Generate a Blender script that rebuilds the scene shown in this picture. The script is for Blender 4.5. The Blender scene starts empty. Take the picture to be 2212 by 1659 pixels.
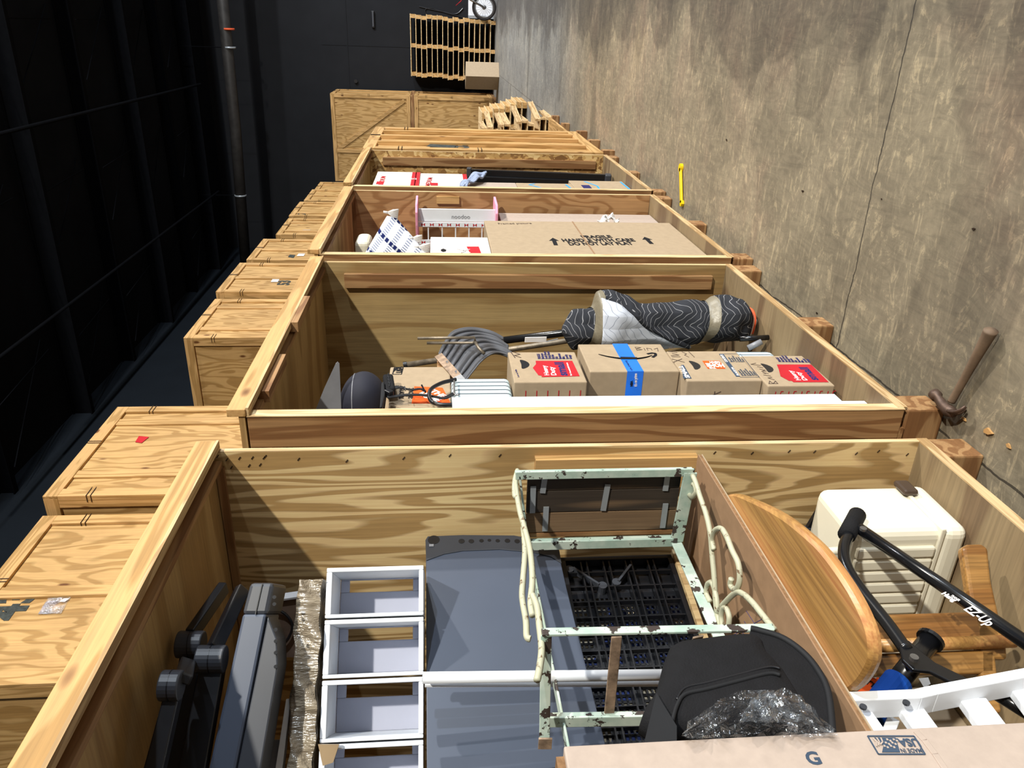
import bpy, bmesh, math, random
from mathutils import Vector, Matrix
random.seed(7)
PI = math.pi
C = bpy.context.scene.collection
S = bpy.context.scene
# ---------------------------------------------------------------- camera
F, CX, CY, HC = 1662.0, 1106.0, 829.5, 1.47
def _n(v): return Vector(v).normalized()
_vx = (945.0-CX, 55.0-CY, F)
_yv = 700.0
_xv = -((_yv-CY)*_vx[1]+F*F)/_vx[0]
WX = _n(_vx)
WZ = -_n((_xv, _yv-CY, F))
WX = (WX-WZ*WX.dot(WZ)).normalized()
WY = WZ.cross(WX)
CAMLOC = Vector((0, 0, HC))
def at(px, py, X=None, Y=None, Z=None):
    """world point seen at a pixel, on the plane X=, Y= or Z="""
    c = Vector(((px-CX)/F, (py-CY)/F, 1.0))
    r = Vector((WX.dot(c), WY.dot(c), WZ.dot(c)))
    if X is not None: t = X/r.x
    elif Y is not None: t = Y/r.y
    else: t = (Z-HC)/r.z
    return CAMLOC+r*t
cam = bpy.data.cameras.new('camera')
cam.sensor_fit = 'HORIZONTAL'; cam.sensor_width = 36.0; cam.lens = F/2212*36.0
cam.clip_start = 0.02; cam.clip_end = 200
co = bpy.data.objects.new('camera', cam); C.objects.link(co)
# camera axes in the world: right = image x, up = -image y, back = -image z
right = Vector((WX[0], WY[0], WZ[0])); down = Vector((WX[1], WY[1], WZ[1])); fwd = Vector((WX[2], WY[2], WZ[2]))
M = Matrix((right, -down, -fwd)).transposed().to_4x4(); M.translation = CAMLOC
co.matrix_world = M
S.camera = co
# ---------------------------------------------------------------- world, lamps, exposure
w = bpy.data.worlds.new('world'); S.world = w; w.use_nodes = True
w.node_tree.nodes['Background'].inputs[0].default_value = (0.55, 0.66, 0.85, 1)
w.node_tree.nodes['Background'].inputs[1].default_value = 0.24
S.view_settings.view_transform = 'Standard'; S.view_settings.look = 'None'
S.view_settings.gamma = 1; S.view_settings.use_curve_mapping = False
S.view_settings.exposure = 0.0
def lamp(name, loc, power, size, col, aim=None):
    l = bpy.data.lights.new(name, 'AREA'); l.shape = 'DISK'; l.size = size; l.energy = power; l.color = col
    o = bpy.data.objects.new(name, l); C.objects.link(o); o.location = loc
    if aim is not None:
        o.rotation_euler = (Vector(aim)-Vector(loc)).to_track_quat('-Z', 'Y').to_euler()
    return o
lamp('high_bay_lamp', (-3.2, -7.8, 6.9), 1650, 0.3, (1.0, 0.95, 0.84), (2.0, 0, 1.0))
lamp('high_bay_lamp', (6.5, -7.6, 6.9), 1050, 0.3, (1.0, 0.94, 0.84), (6.5, 0, 0))
l3 = lamp('high_bay_lamp', (17.0, -6.0, 6.9), 1300, 0.3, (0.95, 0.97, 1.0), (17, -3.5, 0)); l3.data.spread = math.radians(150)
lamp('high_bay_lamp', (-1.5, -24, 6.6), 3000, 0.5, (0.82, 0.91, 1.0), (3, 0, 1.0))
lamp('high_bay_lamp', (11.0, -21, 6.6), 1800, 0.5, (0.85, 0.92, 1.0), (11, 0, 1))

# ---------------------------------------------------------------- materials
def srgb(h):
    if isinstance(h, str):
        h = h.lstrip('#'); c = [int(h[i:i+2], 16)/255 for i in (0, 2, 4)]
    else: c = [v/255 for v in h]
    return tuple([(v/12.92 if v <= 0.04045 else ((v+0.055)/1.055)**2.4) for v in c]+[1.0])
class NT:
    def __init__(s, name):
        s.m = bpy.data.materials.new(name); s.m.use_nodes = True
        s.t = s.m.node_tree; s.b = s.t.nodes['Principled BSDF']
    def n(s, typ, **kw):
        o = s.t.nodes.new(typ)
        for k, v in kw.items():
            if hasattr(o, k): setattr(o, k, v)
            else: o.inputs[k].default_value = v
        return o
    def l(s, a, b): s.t.links.new(a, b)
    def coords(s, scale=(1, 1, 1), rnd=True):
        tc = s.n('ShaderNodeTexCoord'); mp = s.n('ShaderNodeMapping'); mp.inputs['Scale'].default_value = scale
        if rnd:
            oi = s.n('ShaderNodeObjectInfo'); mu = s.n('ShaderNodeMath', operation='MULTIPLY'); mu.inputs[1].default_value = 37.0
            s.l(oi.outputs['Random'], mu.inputs[0]); ad = s.n('ShaderNodeVectorMath', operation='ADD')
            s.l(tc.outputs['Object'], ad.inputs[0]); s.l(mu.outputs[0], ad.inputs[1]); s.l(ad.outputs[0], mp.inputs['Vector'])
        else: s.l(tc.outputs['Object'], mp.inputs['Vector'])
        return mp.outputs['Vector']
    def noise(s, vec, scale=1, detail=3, rough=0.5, dist=0):
        o = s.n('ShaderNodeTexNoise'); o.inputs['Scale'].default_value = scale; o.inputs['Detail'].default_value = detail
        o.inputs['Roughness'].default_value = rough; o.inputs['Distortion'].default_value = dist
        s.l(vec, o.inputs['Vector']); return o.outputs['Fac']
    def math(s, op, a, b=None, c=None):
        o = s.n('ShaderNodeMath', operation=op)
        for i, v in enumerate((a, b, c)):
            if v is None: continue
            if isinstance(v, (int, float)): o.inputs[i].default_value = v
            else: s.l(v, o.inputs[i])
        return o.outputs[0]
    def ramp(s, fac, stops, interp='LINEAR'):
        o = s.n('ShaderNodeValToRGB'); o.color_ramp.interpolation = interp
        e = o.color_ramp.elements
        while len(e) < len(stops): e.new(0.5)
        for i, (p, c) in enumerate(stops):
            e[i].position = p; e[i].color = c if len(c) == 4 else srgb(c)
        s.l(fac, o.inputs[0]); return o.outputs[0]
    def mix(s, fac, a, b, mode='MIX'):
        o = s.n('ShaderNodeMix', data_type='RGBA', blend_type=mode)
        for i, v in ((0, fac), (6, a), (7, b)):
            if isinstance(v, (int, float)): o.inputs[i].default_value = v
            elif isinstance(v, tuple): o.inputs[i].default_value = v
            else: s.l(v, o.inputs[i])
        return o.outputs[2]
    def base(s, v):
        if isinstance(v, tuple): s.b.inputs['Base Color'].default_value = v
        else: s.l(v, s.b.inputs['Base Color'])
    def bump(s, h, strength=0.3, dist=0.01):
        o = s.n('ShaderNodeBump'); o.inputs['Strength'].default_value = strength; o.inputs['Distance'].default_value = dist
        s.l(h, o.inputs['Height']); s.l(o.outputs[0], s.b.inputs['Normal'])
    def set(s, rough=0.6, metal=0.0, spec=0.5, **kw):
        s.b.inputs['Roughness'].default_value = rough; s.b.inputs['Metallic'].default_value = metal
        s.b.inputs['Specular IOR Level'].default_value = spec
        for k, v in kw.items(): s.b.inputs[k.replace('_', ' ')].default_value = v
        return s.m
def plain(name, col, rough=0.6, metal=0.0, spec=0.4, var=0.12, nscale=8, bump=0.0):
    t = NT(name); c = srgb(col)
    v = t.coords((1, 1, 1)); f = t.noise(v, nscale, 4, 0.6)
    dark = tuple([x*(1-var) for x in c[:3]]+[1]); lite = tuple([min(1, x*(1+var)) for x in c[:3]]+[1])
    t.base(t.ramp(f, [(0.3, dark), (0.7, lite)]))
    if bump: t.bump(t.noise(v, nscale*12, 2), bump, 0.004)
    return t.set(rough, metal, spec)
AX = {'x': 0, 'y': 1, 'z': 2}
def _ds(c, k=0.15):
    m = 0.35*c[0]+0.5*c[1]+0.15*c[2]; return tuple(int(v*(1-k)+m*k) for v in c)
def wood(name, c1, c2, axis='z', K=7, across=5.0, along=0.9, rough=0.62, sharp=0.5, fine=0.16, spec=0.3, knots=False):
    c1, c2 = _ds(c1), _ds(c2)
    t = NT(name); sc = [across]*3; sc[AX[axis]] = along
    v = t.coords(tuple(sc)); f = t.noise(v, 1.0, 2.5, 0.5, 0.25)
    fr = t.math('FRACT', t.math('MULTIPLY', f, float(K)))
    col = t.ramp(fr, [(0.0, c1), (sharp*0.7, c1), (sharp, c2), (0.88, c2), (0.97, c1)])
    sc2 = [150.0]*3; sc2[AX[axis]] = 4.0
    v2 = t.coords(tuple(sc2)); g = t.noise(v2, 1.0, 3, 0.6)
    col = t.mix(fine*2.2, col, t.ramp(g, [(0.3, (84, 80, 76)), (0.7, (176, 174, 170))]), 'OVERLAY')
    v3 = t.coords((1.7, 1.7, 1.7)); h = t.noise(v3, 1.0, 4, 0.7)
    col = t.mix(0.22, col, t.ramp(h, [(0.35, (84, 80, 78)), (0.65, (176, 174, 170))]), 'OVERLAY')
    if knots:
        kv = t.coords(tuple([7.0 if i != AX[axis] else 3.0 for i in range(3)]))
        vo = t.n('ShaderNodeTexVoronoi'); vo.inputs['Scale'].default_value = 0.75; t.l(kv, vo.inputs['Vector'])
        col = t.mix(t.ramp(vo.outputs['Distance'], [(0.05, (255, 255, 255)), (0.10, (0, 0, 0))]), col, srgb((96, 58, 26)))
    t.base(col); t.bump(g, 0.12, 0.002)
    return t.set(rough, 0, spec)
M_ = {}
M_['ply_bold'] = wood('figured_plywood', (222, 200, 142), (186, 146, 86), 'z', 14, 6.5, 0.7, sharp=0.52)
M_['ply_aged'] = wood('aged_plywood', (190, 158, 100), (168, 132, 76), 'z', 5, 4.0, 0.7, sharp=0.6)
M_['ply_red'] = wood('reddish_plywood', (196, 148, 94), (168, 116, 66), 'z', 14, 3.0, 1.3, sharp=0.7, knots=True)
M_['ply_ceil'] = wood('ceiling_plywood', (200, 166, 106), (180, 140, 82), 'y', 5, 3.0, 0.5, sharp=0.6)
M_['ply_face'] = wood('crate_plywood', (208, 168, 100), (184, 138, 72), 'z', 12, 3.8, 0.8, sharp=0.6, knots=True)
for a in 'xyz':
    M_['pine_'+a] = wood('pine_board_'+a, (212, 172, 104), (190, 143, 76), a, 6, 9.0, 0.8, sharp=0.6, knots=True)
    M_['old_'+a] = wood('worn_board_'+a, (182, 136, 86), (148, 100, 56), a, 7, 8.0, 0.8, sharp=0.55)
M_['edge'] = wood('sawn_edge', (226, 206, 160), (206, 178, 124), 'z', 4, 30.0, 2.0, sharp=0.6)
M_['edge_x'] = wood('sawn_edge_long', (214, 190, 138), (190, 150, 96), 'x', 4, 30.0, 2.0, sharp=0.6)
M_['floor_ply'] = wood('dirty_plywood', (158, 134, 98), (130, 104, 74), 'y', 4, 3.0, 0.8, sharp=0.6)
M_['oak'] = wood('oak_veneer', (214, 164, 90), (198, 146, 72), 'x', 3, 6.0, 0.6, rough=0.35, sharp=0.6, fine=0.3, spec=0.5)
M_['chairwood'] = wood('varnished_chair_wood', (192, 136, 66), (162, 106, 46), 'z', 4, 9.0, 0.9, rough=0.3, sharp=0.6, fine=0.3, spec=0.5)
M_['barnwood'] = wood('charred_board', (138, 110, 80), (66, 56, 48), 'z', 4, 6.0, 0.8, sharp=0.5)
t = NT('strand_board'); v = t.coords((1, 1, 1)); vo = t.n('ShaderNodeTexVoronoi'); vo.inputs['Scale'].default_value = 1
mp = t.n('ShaderNodeMapping'); mp.inputs['Scale'].default_value = (30, 34, 14); t.l(v, mp.inputs['Vector'])
nz = t.n('ShaderNodeTexNoise'); nz.inputs['Scale'].default_value = 9; t.l(v, nz.inputs['Vector'])
mv = t.n('ShaderNodeVectorMath', operation='MULTIPLY_ADD'); t.l(nz.outputs['Color'], mv.inputs[0]); mv.inputs[1].default_value = (6, 6, 6); t.l(mp.outputs[0], mv.inputs[2]); t.l(mv.outputs[0], vo.inputs['Vector'])
sp = t.n('ShaderNodeSeparateColor'); t.l(vo.outputs['Color'], sp.inputs[0])
t.base(t.ramp(sp.outputs[0], [(0.0, (120, 84, 44)), (0.35, (168, 128, 74)), (0.7, (196, 160, 100)), (1.0, (224, 196, 140))])); M_['osb'] = t.set(0.6)
M_['card'] = plain('kraft_cardboard', (160, 142, 118), 0.85, var=0.07, nscale=30, spec=0.15)
M_['card_light'] = plain('pale_cardboard', (168, 153, 142), 0.85, var=0.06, nscale=40, spec=0.15)
M_['card_dark'] = plain('brown_cardboard', (142, 114, 88), 0.85, var=0.08, nscale=30, spec=0.15)
M_['card_white'] = plain('white_cardboard', (206, 196, 188), 0.8, var=0.03, spec=0.2)
M_['corr'] = plain('cardboard_edge', (128, 98, 70), 0.9, var=0.3, nscale=90, spec=0.1)
M_['red'] = plain('red_print', (172, 36, 44), 0.8, spec=0.15)
M_['navy'] = plain('navy_print', (40, 40, 92), 0.8, spec=0.15)
M_['slate'] = plain('slate_print', (60, 74, 92), 0.8, spec=0.15)
M_['orange'] = plain('orange_print', (226, 88, 34), 0.8, spec=0.15)
M_['black_ink'] = plain('black_ink', (26, 26, 30), 0.7, spec=0.15)
M_['ink_blue'] = plain('blue_ink', (50, 52, 110), 0.8, spec=0.15)
M_['stencil'] = plain('stencil_paint', (58, 62, 60), 0.8, var=0.4, nscale=40, spec=0.15)
M_['pencil'] = plain('pen_ink', (84, 70, 62), 0.8, spec=0.15)
M_['white_print'] = plain('white_print', (236, 232, 230), 0.7, spec=0.2)
M_['blue_tape'] = plain('blue_tape', (22, 112, 232), 0.35, spec=0.5)
M_['blue_line'] = plain('light_blue_print', (60, 150, 208), 0.8, spec=0.15)
M_['tape_grey'] = plain('beige_packing_tape', (124, 116, 98), 0.4, spec=0.6, bump=0.4, nscale=6)
M_['tape_clear'] = plain('shiny_brown_tape', (150, 128, 98), 0.22, spec=0.6, nscale=5)
M_['white_pl'] = plain('white_plastic', (226, 230, 236), 0.4, spec=0.5, var=0.04)
M_['ivory'] = plain('ivory_plastic', (222, 216, 196), 0.42, spec=0.5, var=0.07, nscale=3)
M_['grey_pl'] = plain('grey_plastic', (64, 72, 88), 0.42, spec=0.5, var=0.06, nscale=2.5)
M_['dark_pl'] = plain('charcoal_plastic', (52, 55, 62), 0.4, spec=0.5, var=0.1)
M_['black_pl'] = plain('black_plastic', (22, 23, 27), 0.35, spec=0.5, var=0.2)
M_['black_metal'] = plain('black_enamel', (16, 17, 20), 0.22, 0.0, 0.6, var=0.1)
M_['black_cloth'] = plain('black_neoprene', (17, 17, 20), 0.85, spec=0.25, var=0.2, nscale=25, bump=0.3)
M_['strap'] = plain('black_webbing', (24, 25, 28), 0.7, spec=0.3)
M_['blue_foam'] = plain('blue_foam', (20, 72, 158), 0.8, spec=0.2)
M_['steel'] = plain('steel', (150, 150, 150), 0.35, 0.9, var=0.15, nscale=20)
M_['rod'] = plain('dirty_metal_rod', (122, 112, 98), 0.5, 0.6, var=0.4, nscale=30)
M_['wire'] = plain('dark_wire', (58, 44, 34), 0.5, 0.6)
M_['latch'] = plain('brown_latch', (82, 68, 58), 0.35, 0.3)
M_['galv'] = plain('galvanised_strap', (150, 156, 162), 0.4, 0.3)
M_['shovel'] = plain('grey_poly_blade', (92, 94, 100), 0.35, 0.0, 0.6, var=0.12)
M_['rust'] = plain('rusty_strip', (150, 128, 108), 0.7, 0.3, var=0.5, nscale=40)
M_['yellow'] = plain('yellow_paint', (248, 206, 10), 0.4)
M_['pink'] = plain('pink_paint', (236, 160, 190), 0.5)
M_['white_cloth'] = plain('white_cloth', (226, 224, 222), 0.9, spec=0.2, bump=0.3)
M_['fleece'] = plain('grey_blue_fleece', (140, 152, 178), 0.95, spec=0.1, bump=0.5, nscale=14)
M_['smoke_pl'] = plain('grey_sheet', (128, 130, 136), 0.4, spec=0.5)
M_['tyre'] = plain('tyre_rubber', (38, 34, 32), 0.85, spec=0.2)
M_['chip'] = plain('wood_chip', (170, 130, 80), 0.8)
M_['brownstone'] = plain('brown_marbled_laminate', (98, 80, 68), 0.35, var=0.45, nscale=14)
M_['wall_black'] = plain('black_wall_paint', (29, 30, 33), 0.8, spec=0.12, var=0.1, nscale=1.5)
M_['wall_blue'] = plain('blue_black_wall_paint', (17, 22, 28), 0.8, spec=0.1, var=0.12, nscale=1.2)
M_['ceil'] = plain('black_ceiling_paint', (20, 22, 26), 0.95, spec=0.02, var=0.2, nscale=1)
M_['beam'] = plain('dark_beam_paint', (13, 14, 17), 0.95, spec=0.02)
M_['pipe'] = plain('bronze_pipe_paint', (40, 38, 37), 0.55, spec=0.3, var=0.3, nscale=6)
M_['canvas'] = plain('orange_trim', (222, 90, 50), 0.8)
# mint paint, chipped
t = NT('chipped_mint_paint'); v = t.coords((1, 1, 1)); a = t.noise(v, 26, 5, 0.65); b = t.noise(v, 9, 4, 0.7)
col = t.ramp(b, [(0.35, (146, 172, 160)), (0.65, (188, 200, 188))])
col = t.mix(t.ramp(a, [(0.55, (0, 0, 0)), (0.57, (255, 255, 255))]), col, srgb((56, 46, 42)))
t.base(col); M_['mint'] = t.set(0.5)
t = NT('chipped_ivory_rod'); v = t.coords((1, 1, 1)); a = t.noise(v, 60, 4, 0.6)
t.base(t.ramp(a, [(0.58, (176, 176, 152)), (0.66, (100, 72, 48))])); M_['mint_rod'] = t.set(0.5)
# blanket: dark with wavy pale stitch lines
def blanket(name, base, line, freq):
    t = NT(name); tc = t.n('ShaderNodeTexCoord'); sx = t.n('ShaderNodeSeparateXYZ'); t.l(tc.outputs['Object'], sx.inputs[0])
    n2 = t.noise(tc.outputs['Object'], 7, 2, 0.5)
    zig = t.math('PINGPONG', t.math('MULTIPLY', sx.outputs[1], 1.0), 0.05)
    ph = t.math('ADD', t.math('ADD', sx.outputs[2], t.math('MULTIPLY', zig, 0.9)), t.math('MULTIPLY', n2, 0.16))
    fr = t.math('FRACT', t.math('MULTIPLY', ph, freq))
    t.base(t.ramp(fr, [(0.0, base), (0.88, base), (0.90, line), (0.95, line), (0.97, base)]))
    t.bump(fr, 0.5, 0.01); return t.set(0.9, 0, 0.15)
M_['blanket'] = blanket('quilted_charcoal_blanket', (50, 52, 58), (160, 160, 164), 40)
M_['lining'] = blanket('quilted_white_lining', (196, 202, 214), (130, 138, 154), 34)
# striped ticking
def stripes(name, a, b, freq, axis, duty=0.75):
    t = NT(name); tc = t.n('ShaderNodeTexCoord'); sx = t.n('ShaderNodeSeparateXYZ'); t.l(tc.outputs['Object'], sx.inputs[0])
    fr = t.math('FRACT', t.math('MULTIPLY', sx.outputs[AX[axis]], freq))
    t.base(t.ramp(fr, [(0.0, a), (duty, a), (duty+0.03, b), (0.97, b)])); return t.set(0.85, 0, 0.2)
M_['ticking'] = stripes('striped_ticking', (188, 204, 208), (70, 76, 84), 34, 'x')
# woven pillow
t = NT('woven_pillow'); tc = t.n('ShaderNodeTexCoord'); sx = t.n('ShaderNodeSeparateXYZ'); t.l(tc.outputs['Object'], sx.inputs[0])
u = t.math('ADD', t.math('MULTIPLY', sx.outputs[2], 0.8), t.math('MULTIPLY', sx.outputs[1], 1.0))
w_ = t.math('SUBTRACT', t.math('MULTIPLY', sx.outputs[2], 1.0), t.math('MULTIPLY', sx.outputs[1], 0.8))
f1 = t.math('LESS_THAN', t.math('FRACT', t.math('MULTIPLY', u, 8.0)), 0.2)
f2 = t.math('GREATER_THAN', t.math('FRACT', t.math('MULTIPLY', w_, 30.0)), 0.35)
f3 = t.math('LESS_THAN', t.math('FRACT', t.math('MULTIPLY', u, 70.0)), 0.42)
f4 = t.math('GREATER_THAN', t.math('FRACT', t.math('MULTIPLY', w_, 13.0)), 0.55)
col = t.mix(t.math('MULTIPLY', f3, f4), srgb((228, 232, 238)), srgb((120, 128, 152)))
col = t.mix(t.math('MULTIPLY', f1, t.math('ADD', t.math('MULTIPLY', f2, 0.6), 0.4)), col, srgb((28, 36, 84)))
t.base(col); M_['pillow'] = t.set(0.9, 0, 0.1)
# crinkled clear film
def film(name, tint, alpha, rough=0.12):
    t = NT(name); v = t.coords((1, 1, 1)); n1 = t.noise(v, 22, 5, 0.7)
    t.bump(n1, 1.0, 0.03); t.base(srgb(tint)); t.b.inputs['Alpha'].default_value = alpha
    return t.set(rough, 0, 1.0)
t = NT('clear_plastic_film'); v = t.coords((1, 1, 1)); n1 = t.noise(v, 30, 4, 0.7); t.bump(n1, 1.0, 0.02)
gl = t.n('ShaderNodeBsdfGlossy'); gl.inputs['Roughness'].default_value = 0.16; gl.inputs['Color'].default_value = (0.9, 0.95, 1, 1); tr = t.n('ShaderNodeBsdfTransparent'); mx = t.n('ShaderNodeMixShader')
bn = [q for q in t.t.nodes if q.type == 'BUMP'][0]; t.l(bn.outputs[0], gl.inputs['Normal'])
t.l(t.ramp(t.noise(v, 11, 2, 0.5), [(0.35, (60, 60, 60)), (0.65, (190, 190, 190))]), mx.inputs[0]); t.l(tr.outputs[0], mx.inputs[1]); t.l(gl.outputs[0], mx.inputs[2])
t.l(mx.outputs[0], [q for q in t.t.nodes if q.type == 'OUTPUT_MATERIAL'][0].inputs['Surface']); M_['film'] = t.m
M_['frost'] = plain('frosted_plastic', (168, 172, 190), 0.45, spec=0.4, var=0.04, nscale=4)
t = NT('crinkled_brown_tape'); v = t.coords((40, 40, 5)); n1 = t.noise(v, 1, 4, 0.6); t.bump(n1, 0.9, 0.02)
t.base(t.ramp(n1, [(0.3, (116, 104, 88)), (0.7, (158, 146, 126))])); M_['tape_crink'] = t.set(0.2, 0, 0.8)
# blue printed board behind the lattice
t = NT('blue_print_sheet'); v = t.coords((1, 1, 1)); a = t.noise(v, 7, 1, 0.5)
t.base(t.ramp(a, [(0.0, (200, 186, 158)), (0.46, (200, 186, 158)), (0.48, (44, 64, 130)), (0.6, (44, 64, 130)), (0.62, (30, 30, 36))], 'CONSTANT')); M_['blueprint'] = t.set(0.7)
# warehouse floor
t = NT('worn_concrete'); tc = t.n('ShaderNodeTexCoord'); ob = tc.outputs['Object']; sx = t.n('ShaderNodeSeparateXYZ'); t.l(ob, sx.inputs[0])
def mapped(sc, rot=0.0):
    mp = t.n('ShaderNodeMapping'); mp.inputs['Scale'].default_value = sc; mp.inputs['Rotation'].default_value = (0, 0, rot); t.l(ob, mp.inputs['Vector']); return mp.outputs[0]
big = t.noise(mapped((0.9, 0.9, 1)), 1.0, 5, 0.6, 0.6)
mid = t.noise(mapped((2.6, 2.2, 1), 0.6), 1.0, 6, 0.7, 1.2)
scr = t.noise(mapped((16, 6, 1), 0.9), 1.0, 6, 0.75, 2.5)
scr2 = t.noise(mapped((4, 16, 1), 0.4), 1.0, 6, 0.75, 2.5)
warm = t.ramp(big, [(0.3, (164, 154, 134)), (0.5, (188, 177, 154)), (0.72, (206, 196, 172))])
cool = t.ramp(big, [(0.3, (158, 160, 160)), (0.5, (176, 177, 174)), (0.72, (194, 193, 185))])
edge = t.math('ADD', sx.outputs[0], t.math('MULTIPLY', sx.outputs[1], 0.42))
col = t.mix(t.math('MINIMUM', t.math('MAXIMUM', t.math('MULTIPLY', t.math('SUBTRACT', edge, 8.2), 0.45), 0.0), 1.0), warm, cool)
col = t.mix(0.5, col, t.ramp(mid, [(0.35, (96, 93, 90)), (0.62, (162, 160, 155))]), 'OVERLAY')
col = t.mix(0.45, col, t.ramp(scr, [(0.42, (98, 95, 92)), (0.56, (136, 134, 130)), (0.60, (206, 200, 188))]), 'OVERLAY')
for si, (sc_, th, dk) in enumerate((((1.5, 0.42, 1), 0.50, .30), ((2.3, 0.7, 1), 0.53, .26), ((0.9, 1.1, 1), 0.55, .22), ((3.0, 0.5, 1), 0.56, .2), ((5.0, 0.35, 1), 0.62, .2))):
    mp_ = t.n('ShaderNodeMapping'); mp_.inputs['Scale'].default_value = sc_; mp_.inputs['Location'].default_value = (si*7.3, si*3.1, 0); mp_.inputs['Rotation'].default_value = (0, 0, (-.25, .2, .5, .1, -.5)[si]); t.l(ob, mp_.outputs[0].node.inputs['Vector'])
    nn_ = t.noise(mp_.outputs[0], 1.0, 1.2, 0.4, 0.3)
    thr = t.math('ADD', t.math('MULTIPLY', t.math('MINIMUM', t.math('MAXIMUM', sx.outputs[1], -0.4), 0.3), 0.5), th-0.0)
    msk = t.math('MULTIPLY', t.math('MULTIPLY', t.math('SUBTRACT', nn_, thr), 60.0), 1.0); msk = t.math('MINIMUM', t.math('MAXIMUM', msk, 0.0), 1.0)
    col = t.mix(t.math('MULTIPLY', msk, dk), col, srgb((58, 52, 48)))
col = t.mix(0.35, col, t.ramp(scr2, [(0.40, (98, 96, 94)), (0.58, (168, 165, 160))]), 'OVERLAY')
speck = t.noise(mapped((60, 60, 1)), 1.0, 2, 0.5)
col = t.mix(t.ramp(speck, [(0.2, (255, 255, 255)), (0.23, (0, 0, 0))]), col, srgb((50, 44, 40)))
jn = t.noise(mapped((3, 3, 1)), 1.0, 4, 0.7)
j1 = t.math('LESS_THAN', t.math('ABSOLUTE', t.math('ADD', t.math('SUBTRACT', sx.outputs[0], 2.53), t.math('MULTIPLY', t.math('SUBTRACT', jn, 0.5), 0.06))), 0.0035)
j2 = t.math('LESS_THAN', t.math('ABSOLUTE', t.math('ADD', t.math('SUBTRACT', sx.outputs[1], 1.035), t.math('MULTIPLY', t.math('SUBTRACT', jn, 0.5), 0.05))), 0.0035)
col = t.mix(t.math('MULTIPLY', t.math('MAXIMUM', j1, j2), 0.85), col, srgb((44, 40, 36)))
t.base(col); t.bump(scr, 0.15, 0.004); M_['floor'] = t.set(0.55, 0, 0.35)

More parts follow.
